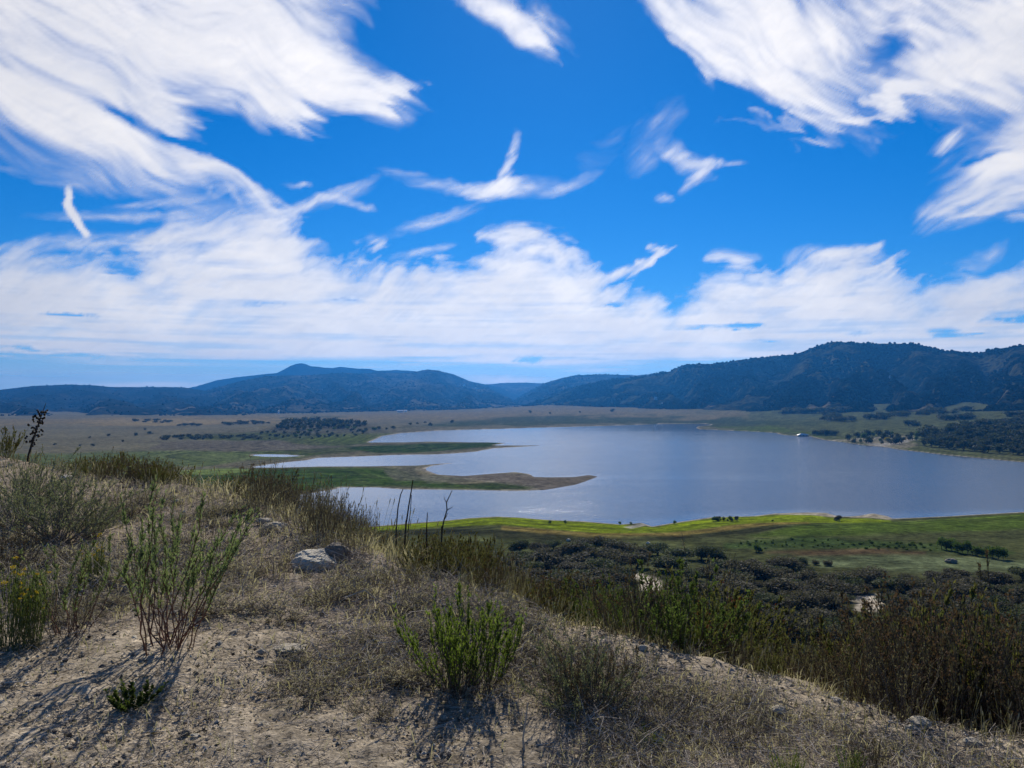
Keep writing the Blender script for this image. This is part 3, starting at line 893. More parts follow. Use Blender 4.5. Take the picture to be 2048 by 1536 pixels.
def ico():
    g = (1 + 5 ** 0.5) / 2
    v = np.array([(-1, g, 0), (1, g, 0), (-1, -g, 0), (1, -g, 0), (0, -1, g), (0, 1, g), (0, -1, -g), (0, 1, -g), (g, 0, -1), (g, 0, 1), (-g, 0, -1), (-g, 0, 1)], float)
    v /= np.linalg.norm(v[0])
    f = np.array([(0, 11, 5), (0, 5, 1), (0, 1, 7), (0, 7, 10), (0, 10, 11), (1, 5, 9), (5, 11, 4), (11, 10, 2), (10, 7, 6), (7, 1, 8), (3, 9, 4), (3, 4, 2), (3, 2, 6), (3, 6, 8), (3, 8, 9), (4, 9, 5), (2, 4, 11), (6, 2, 10), (8, 6, 7), (9, 8, 1)])
    return v, f


def build_forest():
    """the wood on the hills, too far to count: one mass"""
    rng = np.random.RandomState(9)
    pts, rad = [], []
    for name, n, tmin, tmax, r0, r1 in (('hills_right', 18000, 0.0, 1.0, 3.6, 8.2), ('hills_middle', 2600, 0.0, 1.0, 4, 8), ('hills_shoulder', 2000, 0.0, 1.0, 4, 8), ('hills_right_back', 2000, 0.0, 1.0, 5, 9), ('hills_far_left', 1500, 0.0, 1.0, 4, 8)):
        X, Y, Z, T, px = HILL_SURF[name]
        nt = (T[:, 0] <= 1.0).sum()
        i = rng.randint(0, nt - 1, n * 3) + rng.rand(n * 3)
        j = rng.rand(n * 3) * (X.shape[1] - 1.01)
        if name == 'hills_right':
            m = px[np.minimum(j.astype(int), len(px) - 1)] < 2250
            i, j = i[m], j[m]
        # keep trees evenly spread over the ground, not over the grid
        i0, j0 = i.astype(int), j.astype(int)
        fi, fj = i - i0, j - j0
        bl = lambda G: G[i0, j0] * (1 - fi) * (1 - fj) + G[i0 + 1, j0] * fi * (1 - fj) + G[i0, j0 + 1] * (1 - fi) * fj + G[i0 + 1, j0 + 1] * fi * fj
        x, y, z, t = bl(X), bl(Y), bl(Z), bl(T)
        q = fbm(x / 260, y / 260, 4, 631)
        keep = (q > -0.02) & (t >= tmin) & (t <= tmax)
        keep |= t > 0.985
        x, y, z = x[keep][:n], y[keep][:n], z[keep][:n]
        pts.append(np.stack([x, y, z], 1))
        rad.append(r0 + (r1 - r0) * rng.rand(len(x)) ** 1.6)
    P, r = np.concatenate(pts), np.concatenate(rad)
    v, f = ico()
    n = len(P)
    V = v[None] * (0.75 + 0.5 * rng.rand(n, 12, 1)) * r[:, None, None] * np.array([1, 1, 0.85])
    V = V + P[:, None] + np.array([0, 0, 0.45]) * r[:, None, None]
    Fc = (f[None] + (np.arange(n) * 12)[:, None, None]).reshape(-1, 3)
    t = NT('far_wood')
    c = t.mix(t.attr('var'), (0.006, 0.010, 0.005), (0.026, 0.030, 0.013))
    ob = make_obj('forest', V.reshape(-1, 3), Fc, t.done(t.diffuse(c)), attrs={'var': np.repeat(rng.rand(n) ** 1.5, 12)})
    tag(ob, 'dense far-off wood and chaparral covering the mountain slopes', 'forest', kind='stuff')


def build_haze():
    x, y0, y1, z0, z1 = 12800, -400, 14200, -4.5, 470
    v = [(-x, y0, z0), (x, y0, z0), (x, y1, z0), (-x, y1, z0), (-x, y0, z1), (x, y0, z1), (x, y1, z1), (-x, y1, z1)]
    f = np.array([(0, 3, 2, 1), (4, 5, 6, 7), (0, 1, 5, 4), (1, 2, 6, 5), (2, 3, 7, 6), (3, 0, 4, 7)])
    t = NT('haze')
    pv = t.n('ShaderNodeVolumePrincipled')
    pv.inputs['Color'].default_value = HAZE_COLOUR
    pv.inputs['Density'].default_value = HAZE_DENSITY
    pv.inputs['Anisotropy'].default_value = 0.5
    t.t.links.new(pv.outputs[0], t.out.inputs['Volume'])
    ob = make_obj('haze', v, f, t.m)
    tag(ob, 'thin blue haze filling the valley air', 'haze', kind='stuff')
    ob.display_type = 'WIRE'


HAZE_COLOUR = (0.055, 0.355, 1.0, 1)
HAZE_DENSITY = 6.2e-5
# ------------------------------------------------------------------ plant geometry
def unit(v):
    return v / np.maximum(np.linalg.norm(v, axis=-1, keepdims=True), 1e-9)


def rand_dirs(rng, n):
    return unit(rng.normal(size=(n, 3)))


def tube(P, r0, r1, rng, sides=3):
    """P (n,k,3) paths -> tapered tubes"""
    n, k, _ = P.shape
    T = unit(np.gradient(P, axis=1))
    ref = rand_dirs(rng, n)[:, None]
    a = unit(np.cross(T, ref))
    b = np.cross(T, a)
    r0 = np.broadcast_to(np.asarray(r0, float), (n,))
    r1 = np.broadcast_to(np.asarray(r1, float), (n,))
    R = r0[:, None] + (r1 - r0)[:, None] * np.linspace(0, 1, k)[None]
    ang = np.arange(sides) * 2 * math.pi / sides
    V = P[:, :, None] + R[:, :, None, None] * (np.cos(ang)[None, None, :, None] * a[:, :, None] + np.sin(ang)[None, None, :, None] * b[:, :, None])
    idx = np.arange(n * k * sides).reshape(n, k, sides)
    nx = np.roll(idx, -1, 2)
    F = np.stack([idx[:, :-1], nx[:, :-1], nx[:, 1:], idx[:, 1:]], -1).reshape(-1, 4)
    return V.reshape(-1, 3), F


def leaves(pos, d, length, width, rng, up=0.0):
    """diamond leaves at pos pointing along d"""
    n = len(pos)
    d = unit(d)
    side = unit(np.cross(d, rand_dirs(rng, n) + np.array([0, 0, up])))
    L = np.broadcast_to(np.asarray(length, float), (n,))[:, None]
    W = np.broadcast_to(np.asarray(width, float), (n,))[:, None]
    V = np.stack([pos, pos + d * L * 0.5 + side * W * 0.5, pos + d * L, pos + d * L * 0.5 - side * W * 0.5], 1)
    return V.reshape(-1, 3), np.arange(n * 4).reshape(n, 4)


def join(parts):
    V, F, o = [], [], 0
    for v, f in parts:
        V.append(v)
        F.append(f + o)
        o += len(v)
    return np.concatenate(V), F


def sample_paths(P, t, which):
    """points and tangents on path `which` at t in 0..1"""
    k = P.shape[1]
    x = np.clip(t, 0, 0.9999) * (k - 1)
    i = x.astype(int)
    f = (x - i)[:, None]
    a, b = P[which, i], P[which, i + 1]
    return a + (b - a) * f, unit(b - a)


def stems(rng, n, length, tilt, base_r, k=7, wob=0.04, lift=0.5, lean=(0, 0)):
    """stems fanning from a root: tilt (rad) is the spread, lift how far they turn back up"""
    az = rng.rand(n) * 2 * math.pi
    th = tilt * np.sqrt(rng.rand(n))
    L = length * (0.62 + 0.38 * rng.rand(n)) if np.isscalar(length) else length
    t = np.linspace(0, 1, k)
    ang = th[:, None] * (1 - lift * t[None])
    seg = L[:, None] / (k - 1)
    h = np.sin(ang) * seg
    v = np.cos(ang) * seg
    H, Vv = np.cumsum(h, 1) - h[:, :1], np.cumsum(v, 1) - v[:, :1]
    root = base_r * np.sqrt(rng.rand(n))
    ra = az + rng.normal(0, 0.5, n)
    x = root[:, None] * np.cos(ra)[:, None] + H * np.cos(az)[:, None]
    y = root[:, None] * np.sin(ra)[:, None] + H * np.sin(az)[:, None]
    P = np.stack([x + lean[0] * L[:, None] * t ** 1.5, y + lean[1] * L[:, None] * t ** 1.5, Vv], -1)
    w = np.cumsum(rng.normal(0, wob, (n, k, 3)) * seg[:, :, None] * 2.0, 1)
    w[:, 0] = 0
    return P + w


def twigs(P, rng, per, lo, hi, length, ang=0.6, k=4, up=0.3):
    n = P.shape[0] * per
    which = np.repeat(np.arange(P.shape[0]), per)
    t = lo + (hi - lo) * rng.rand(n)
    p, T = sample_paths(P, t, which)
    d = unit(T * math.cos(ang) + unit(rng.normal(size=(n, 3))) * math.sin(ang) + np.array([0, 0, up]))
    L = length * (0.4 + 0.6 * rng.rand(n)) * (1.15 - t)
    s = np.linspace(0, 1, k)
    Q = p[:, None] + d[:, None] * (L[:, None] * s[None])[:, :, None] + np.array([0, 0, 1.0]) * (0.15 * L[:, None] * s[None] ** 2)[:, :, None]
    return Q


def leaf_on(P, rng, per, lo, hi, length, width, out=0.7, up=0.2):
    n = P.shape[0] * per
    which = np.repeat(np.arange(P.shape[0]), per)
    t = lo + (hi - lo) * rng.rand(n)
    p, T = sample_paths(P, t, which)
    d = T + out * rand_dirs(rng, n) + np.array([0, 0, up])
    V, F = leaves(p, d, length * (0.6 + 0.6 * rng.rand(n)), width * (0.7 + 0.5 * rng.rand(n)), rng)
    return V, F, t


# ------------------------------------------------------------------ trees
def tree_meshes(name, seed, n_leaf, leaf, mat, bark, lobes=9, tall=1.0, wide=1.0, limbs=9):
    """unit tree: height about 1, crown of separate leaf clumps in uneven lobes"""
    rng = np.random.RandomState(seed)
    cen = []
    for i in range(lobes):
        a = rng.rand() * 2 * math.pi
        r = 0.30 * wide * math.sqrt(rng.rand())
        cen.append((r * math.cos(a), r * math.sin(a), 0.26 + 0.48 * rng.rand() * tall - 0.25 * r, 0.16 + 0.12 * rng.rand()))
    cen = np.array(cen)
    k = rng.randint(0, lobes, n_leaf)
    d = rand_dirs(rng, n_leaf)
    rr = cen[k, 3] * (0.35 + 0.65 * rng.rand(n_leaf) ** 0.45) * (1 + 0.25 * perlin(d[:, 0] * 2.5 + k * 3.1, d[:, 1] * 2.5 + d[:, 2] * 1.7, seed))
    pos = cen[k, :3] + d * rr[:, None] * np.array([1.15 * wide, 1.15 * wide, 0.85])
    pos = pos[pos[:, 2] > 0.06]
    n = len(pos)
    V, F = leaves(pos, rand_dirs(rng, n) + np.array([0, 0, 0.3]), leaf * (0.6 + 0.8 * rng.rand(n)), leaf * 0.8, rng)
    clump = np.repeat(np.clip(0.5 + 0.9 * perlin(pos[:, 0] * 5, pos[:, 1] * 5 + pos[:, 2] * 4, seed + 3) + 0.25 * rng.normal(size=n), 0, 1), 4)
    crown = make_mesh(name + '_crown', V, F, mat, attrs={'var': clump})
    # trunk and limbs
    tr = []
    t = np.linspace(0, 1, 5)
    base = np.stack([0.04 * np.sin(t * 3), 0 * t, t * 0.42], -1)[None]
    tr.append(tube(base, 0.040, 0.020, rng, 5))
    for i in range(limbs):
        c = cen[i % lobes, :3]
        z0 = 0.15 + 0.25 * rng.rand()
        p0 = np.array([0.04 * math.sin(z0 / 0.42 * 3), 0, z0])
        mid = p0 + (c - p0) * 0.5 + np.array([0, 0, -0.03])
        tr.append(tube(np.stack([p0, mid, c], 0)[None], 0.016, 0.004, rng, 3))
    v, f = join(tr)
    trunk = make_mesh(name + '_trunk', v, f, bark)
    return trunk, crown


def place_tree(name, meshes, loc, h, w, rz, label, cat, group, parts=True):
    o = empty(name, loc, rz, (w, w, h))
    tag(o, label, cat, group)
    if parts:
        child('trunk', meshes[0], o)
    c = child('crown', meshes[1], o, 'stuff')
    return o


def in_poly_px(px, py, poly):
    return poly_sdf(np.array([px]), np.array([py]), poly)[0] < 0


def scatter_px(rng, poly, n, gap):
    """n picture points in a polygon, at least gap apart"""
    P = np.array(poly, float)
    lo, hi = P.min(0), P.max(0)
    out = []
    for _ in range(n * 60):
        if len(out) >= n:
            break
        q = lo + (hi - lo) * rng.rand(2)
        if not in_poly_px(q[0], q[1], poly):
            continue
        if all(((q[0] - o[0])) ** 2 + ((q[1] - o[1]) * 2.2) ** 2 > gap * gap for o in out):
            out.append(q)
    return out


def build_trees():
    rng = np.random.RandomState(21)
    bark = mat_plain('bark', (0.05, 0.042, 0.034), (0.12, 0.10, 0.08), 0.9, 20)
    m_oak = mat_leaf('oak_leaf', (0.062, 0.054, 0.034), (0.155, 0.132, 0.084), 0.25)
    m_far = mat_leaf('far_leaf', (0.032, 0.040, 0.020), (0.085, 0.090, 0.044), 0.25)
    m_grn = mat_leaf('willow_leaf', (0.05, 0.085, 0.016), (0.12, 0.17, 0.035), 0.35)
    m_yel = mat_leaf('autumn_leaf', (0.30, 0.22, 0.02), (0.42, 0.32, 0.04), 0.35)
    m_oak2 = mat_leaf('scrub_oak_leaf', (0.050, 0.058, 0.026), (0.125, 0.135, 0.06), 0.25)
    oaks = [tree_meshes('oak', 100 + i, 2600, 0.055, (m_oak, m_oak, m_oak2)[i % 3], bark, 6 + i % 4, 1.0 - 0.1 * (i % 3), 0.9 + 0.12 * (i % 2)) for i in range(7)]
    fars = [tree_meshes('far_tree', 200 + i, 260, 0.17, m_far, bark, 6, 1.0, 1.0, 5) for i in range(5)]
    grns = [tree_meshes('willow', 300 + i, 700, 0.10, m_grn, bark, 6, 1.1, 0.85, 6) for i in range(3)]
    yel = tree_meshes('autumn', 400, 500, 0.12, m_yel, bark, 5, 1.0, 1.0, 5)

    def put(pts, pool, name, hpx, label, cat, group, dmin=60, dmax=6000, aspect=1.25, parts=True, zoff=-0.25):
        for px, py in pts:
            x, y, z = land_at(px, py, dmin, dmax)
            h = (hpx[0] + (hpx[1] - hpx[0]) * rng.rand()) / FPX * y
            w = h * aspect * (0.8 + 0.45 * rng.rand())
            place_tree(name, pool[rng.randint(len(pool))], (x, y, z + zoff), h, w, rng.rand() * 6.3, label, cat, group, parts)

    clear = [[(1680, 1186), (1782, 1186), (1776, 1262), (1702, 1262)], [(1436, 1196), (1514, 1196), (1510, 1250), (1446, 1250)], [(1250, 1140), (1318, 1140), (1330, 1214), (1268, 1214)]]
    ok = lambda q: not any(in_poly_px(q[0], q[1] - 4, c) for c in clear)
    # oak scrub on the slope below
    pts = scatter_px(rng, [(1020, 1098), (1180, 1098), (1300, 1112), (1420, 1108), (1440, 1126), (1250, 1128), (1040, 1126)], 18, 26)
    put(pts, oaks, 'oak_tree', (26, 44), 'dark grey-green oak in the loose row nearest the meadow by the lake', 'tree', 'oaks along the lake meadow', 120, 420, 1.7)
    pts = [q for q in scatter_px(rng, [(1430, 1150), (1520, 1148), (1640, 1160), (1760, 1166), (1900, 1162), (2120, 1160), (2160, 1250), (1900, 1250), (1640, 1232), (1440, 1200)], 112, 21) if ok(q)]
    pts += [(1500, 1138), (1545, 1130), (1576, 1140), (1448, 1142), (1612, 1146), (1745, 1158)]
    put(pts, oaks, 'oak_tree', (18, 48), 'dark grey-green oak in the thicket below the meadow', 'tree', 'oaks in the thicket below the bank', 90, 420, 2.0)
    pts = [q for q in scatter_px(rng, [(930, 1128), (1250, 1132), (1430, 1150), (1440, 1230), (1250, 1210), (1100, 1190), (930, 1170)], 48, 24) if ok(q)]
    put(pts, oaks, 'oak_tree', (28, 50), 'dark low oak in the scrub seen over the brush on the rim', 'tree', 'oaks in the scrub below the rim', 90, 420, 2.0)
    pts = [q for q in scatter_px(rng, [(1440, 1218), (1700, 1236), (2140, 1258), (2140, 1330), (1700, 1300), (1440, 1270)], 42, 30) if ok(q)]
    put(pts, oaks, 'oak_tree', (36, 60), 'dark oak low on the slope directly beneath the rim brush', 'tree', 'oaks at the foot of the bank', 70, 420, 1.7)
    # single trees and shrubs on the meadow
    for px, py, hp, pool, lab in ((1678, 1042, 16, oaks, 'single dark round bush at the waterline of the near shore'), (1517, 1104, 20, grns, 'bright green rounded bush standing alone in the meadow'),
                                  (1608, 1128, 20, oaks, 'dark bush at the edge of the meadow beside two smaller ones'), (1632, 1130, 14, oaks, 'small dark bush, middle of three at the meadow edge'), (1655, 1132, 16, oaks, 'small dark bush, third of three at the meadow edge')):
        put([(px, py)], pool, 'meadow_bush', (hp, hp), lab, 'bush', None, 200, 500)
    xs = np.linspace(1884, 2006, 13)
    put([(x, 1098 + (x - 1884) * 0.17 + rng.rand() * 3) for x in xs], grns, 'willow_tree', (18, 32), 'bright green young tree in the short row across the meadow', 'tree', 'green row on the meadow', 200, 500, 0.75)
    xs = np.concatenate([1422 + 85 * rng.rand(11), [1240, 1262, 1545, 1350, 1100, 1130]])
    put([(x, 1040 + (6 if x < 1400 else 0) + rng.rand() * 3) for x in xs], grns + oaks[:1], 'shore_shrub', (4, 14), 'small dark green shrub in the bright grass of the near shore', 'shrub', 'shrubs on the near shore', 200, 600, 1.0, False)
    put(scatter_px(rng, [(1460, 1086), (1600, 1078), (1800, 1086), (1880, 1090), (1880, 1102), (1700, 1098), (1460, 1098)], 70, 8), grns, 'meadow_shrub', (3, 8), 'small green shrub in the rough meadow strip', 'shrub', 'shrubs on the meadow', 200, 600, 1.4, False)
    # far side of the lake, right
    pts = scatter_px(rng, [(1840, 878), (1880, 866), (1960, 858), (2110, 862), (2160, 918), (2048, 914), (1960, 906), (1890, 898), (1835, 890)], 110, 11)
    put(pts, fars, 'shore_tree', (16, 26), 'dark tree in the dense stand above the lake at the right', 'tree', 'dense stand above the lake', 400, 2500, 1.2)
    pts = scatter_px(rng, [(1692, 878), (1760, 870), (1840, 868), (1835, 884), (1780, 890), (1700, 886)], 26, 9)
    put(pts, fars + grns, 'shore_tree', (9, 18), 'small tree on the sandy flat beside the lake', 'tree', 'trees on the sandy flat', 400, 2500, 1.0)
    put([(1775, 884)], [yel], 'autumn_tree', (12, 12), 'small yellow-orange tree on the sandy flat by the water', 'tree', None, 400, 2500)
    put([(x, 868 + (x - 1590) * 0.03 + rng.rand() * 2) for x in np.linspace(1628, 1672, 9)], fars, 'shore_tree', (9, 14), 'dark tree in the clump behind the white boathouse', 'tree', 'clump behind the boathouse', 400, 2500, 1.2)
    rows = [[(1565, 824), (1690, 822), (1690, 827), (1565, 828)], [(1648, 838), (1712, 840), (1712, 844), (1648, 842)], [(1650, 830), (1678, 832), (1678, 836), (1650, 834)], [(1736, 836), (1765, 836), (1765, 839), (1736, 839)],
            [(1768, 836), (1782, 835), (1782, 838), (1768, 838)], [(1788, 832), (1816, 830), (1816, 834), (1788, 834)], [(1822, 830), (1880, 822), (1890, 828), (1825, 834)], [(1878, 838), (1948, 834), (1950, 838), (1880, 841)], [(1815, 850), (1836, 848), (1836, 852), (1815, 853)],
            [(1962, 846), (2060, 834), (2080, 850), (1970, 852)], [(2008, 832), (2090, 822), (2090, 832), (2010, 836)], [(1744, 821), (1750, 820), (1750, 822), (1744, 822)], [(1900, 826), (1935, 818), (1940, 822), (1905, 830)]]
    pts = []
    for r, n in zip(rows, (22, 9, 5, 6, 3, 6, 12, 12, 4, 18, 12, 1, 5)):
        pts += [tuple(q) for q in scatter_px(rng, r, n, 5)]
    put(pts, fars, 'hillside_tree', (8, 14), 'dark tree in the broken rows on the grassy hillside across the lake', 'tree', 'rows on the grassy hillside', 700, 4000, 1.8)
    # knoll and plain on the left
    pts = scatter_px(rng, [(545, 856), (580, 846), (620, 843), (680, 846), (735, 848), (720, 856), (640, 858), (560, 860)], 48, 8)
    put(pts, fars, 'knoll_tree', (8, 14), 'dark tree crowning the low knoll on the plain', 'tree', 'trees on the knoll', 700, 4000, 1.3)
    pts = scatter_px(rng, [(520, 866), (620, 858), (740, 856), (790, 858), (760, 868), (640, 878), (540, 880)], 46, 9)
    put(pts, fars + grns[:1], 'plain_shrub', (4, 9), 'small grey-green shrub scattered round the foot of the knoll', 'shrub', 'shrubs round the knoll', 600, 4000, 1.4, False)
    pts = []
    for poly, n in (([(318, 876), (420, 870), (425, 880), (320, 880)], 20), ([(430, 874), (520, 868), (520, 880), (440, 880)], 14), ([(448, 848), (540, 844), (540, 848), (450, 851)], 14), ([(358, 850), (402, 850), (402, 853), (358, 853)], 6), ([(254, 843), (345, 841), (345, 846), (254, 846)], 9)):
        pts += [tuple(q) for q in scatter_px(rng, poly, n, 5)]
    put(pts, fars, 'plain_tree', (4, 8), 'dark low tree in the clumps on the dry plain at the left', 'tree', 'clumps on the dry plain', 600, 4500, 2.2)
    pts = [(180, 876), (217, 872), (245, 884), (272, 872), (300, 868), (290, 860), (110, 890), (160, 892), (185, 892), (860, 852), (905, 846), (1060, 826), (1100, 828), (1160, 826), (1225, 824), (820, 850), (835, 848), (850, 846)]
    put(pts, fars, 'plain_shrub', (4, 8), 'lone dark shrub dotting the open plain', 'shrub', 'lone shrubs on the plain', 500, 4500, 1.4, False)


# ------------------------------------------------------------------ small far buildings
def box(x0, x1, y0, y1, z0, z1):
    v = [(x0, y0, z0), (x1, y0, z0), (x1, y1, z0), (x0, y1, z0), (x0, y0, z1), (x1, y0, z1), (x1, y1, z1), (x0, y1, z1)]
    f = [(0, 3, 2, 1), (4, 5, 6, 7), (0, 1, 5, 4), (1, 2, 6, 5), (2, 3, 7, 6), (3, 0, 4, 7)]
    return np.array(v, float), np.array(f)


def gable(w, d, z0, h, over=0.4):
    a, b = w / 2 + over, d / 2 + over
    v = [(-a, -b, z0), (a, -b, z0), (a, b, z0), (-a, b, z0), (-a, 0, z0 + h), (a, 0, z0 + h)]
    return np.array(v, float), [np.array([(0, 1, 5, 4), (2, 3, 4, 5), (0, 3, 2, 1)]), np.array([(0, 4, 3), (1, 2, 5)])]


def build_buildings():
    white = mat_plain('white_wall', (0.80, 0.79, 0.76), (0.86, 0.85, 0.83), 0.7, 2, 0.05)
    roofm = mat_plain('pale_roof', (0.74, 0.73, 0.72), (0.82, 0.82, 0.82), 0.45, 2, 0.05)
    dark = mat_plain('dark_glass', (0.03, 0.035, 0.04), (0.05, 0.05, 0.06), 0.2, 2, 0.0)
    wood = mat_plain('dock_wood', (0.20, 0.16, 0.12), (0.30, 0.25, 0.2), 0.8, 2, 0.1)

    def house(name, loc, w, d, h, label, cat, rz=0.0, group=None):
        o = empty(name, loc, rz)
        tag(o, label, cat, group)
        v, f = box(-w / 2, w / 2, -d / 2, d / 2, -2, h)
        make_obj('wall', v, f, white, parent=o)
        v, f = gable(w, d, h + 0.004, h * 0.5)
        make_obj('roof', v, f, roofm, parent=o)
        for sx in (-0.28, 0.28):
            v, f = box(sx * w - w * 0.06, sx * w + w * 0.06, -d / 2 - 0.05, -d / 2 + 0.05, h * 0.4, h * 0.75)
            make_obj('window', v, f, dark, parent=o)
        v, f = box(-w * 0.05, w * 0.05, -d / 2 - 0.05, -d / 2 + 0.05, 0, h * 0.7)
        make_obj('door', v, f, dark, parent=o)

    def on_hill(name, px, py):
        X, Y, Z, T, hp = HILL_SURF[name]
        j = int(np.argmin(np.abs(hp - px)))
        a, b = ray(px, py)
        dz = EYE + b * Y[:, j] - Z[:, j]
        i = int(np.argmax(dz < 0))
        return X[i, j], Y[i, j], Z[i, j]

    house('hill_house', on_hill('hills_shoulder', 930, 773), 22, 12, 9, 'white house high on the shoulder of the blue mountain', 'house', 0.2)
    house('hill_house', on_hill('hills_shoulder', 953, 778), 14, 9, 6, 'smaller white house just beyond the one on the mountain shoulder', 'house', -0.2)
    house('hill_house', on_hill('hills_right', 1313, 799), 12, 8, 6, 'white house low in the trees of the right range', 'house', 0.1)
    house('hill_house', on_hill('hills_right', 1324, 809), 10, 7, 5, 'white house below another at the foot of the right range', 'house', 0.4)
    house('hill_house', on_hill('hills_right', 1780, 760), 10, 7, 5, 'tiny white house alone on the dark wooded hillside', 'house', 0.0)
    house('ranch_building', land_at(800, 824.5, 1000, 5000), 26, 10, 6, 'long white ranch building at the foot of the middle mountain', 'building', 0.1)
    house('ranch_building', land_at(811, 824, 1000, 5000), 14, 10, 6, 'short white ranch building beside the long one below the mountain', 'building', 0.1)
    # white silo on the plain
    x, y, z = land_at(557, 828, 1000, 5000)
    o = empty('silo', (x, y, z))
    tag(o, 'slim white silo at the far edge of the plain', 'silo')
    rng = np.random.RandomState(1)
    v, f = tube(np.array([[(0, 0, -1), (0, 0, 5), (0, 0, 11)]], float), 3.2, 3.2, rng, 14)
    make_obj('wall', v, f, white, parent=o, smooth_shade=True)
    v, f = tube(np.array([[(0, 0, 11.01), (0, 0, 12.5), (0, 0, 13.2)]], float), 3.4, 0.4, rng, 14)
    make_obj('roof', v, f, roofm, parent=o, smooth_shade=True)
    # boathouse on the water
    x, y = hit(1606, 872.5, 0.0)
    o = empty('boathouse', (x, y, 0), 0.05, 0.82)
    tag(o, 'white-roofed floating boathouse at the far right shoreline', 'boathouse')
    v, f = box(-11.5, 11.5, -4.5, 4.5, -0.3, 0.6)
    make_obj('float', v, f, wood, parent=o)
    v, f = box(-9.5, 9.5, -3, 3, 0.604, 2.6)
    make_obj('wall', v, f, white, parent=o)
    for sx in (-6.5, 0, 6.5):
        v, f = box(sx - 1.2, sx + 1.2, -3.06, -2.9, 1.2, 2.2)
        make_obj('window', v, f, dark, parent=o)
    V = np.array([(-12, -4.5, 2.604), (12, -4.5, 2.604), (12, 4.5, 2.604), (-12, 4.5, 2.604), (-4, 0, 5.6), (3, 0, 5.6)], float)
    make_obj('roof', V, [np.array([(0, 1, 5, 4), (2, 3, 4, 5), (0, 3, 2, 1)]), np.array([(0, 4, 3), (1, 2, 5)])], roofm, parent=o)


# ------------------------------------------------------------------ brush on the bank
PLANT = {}


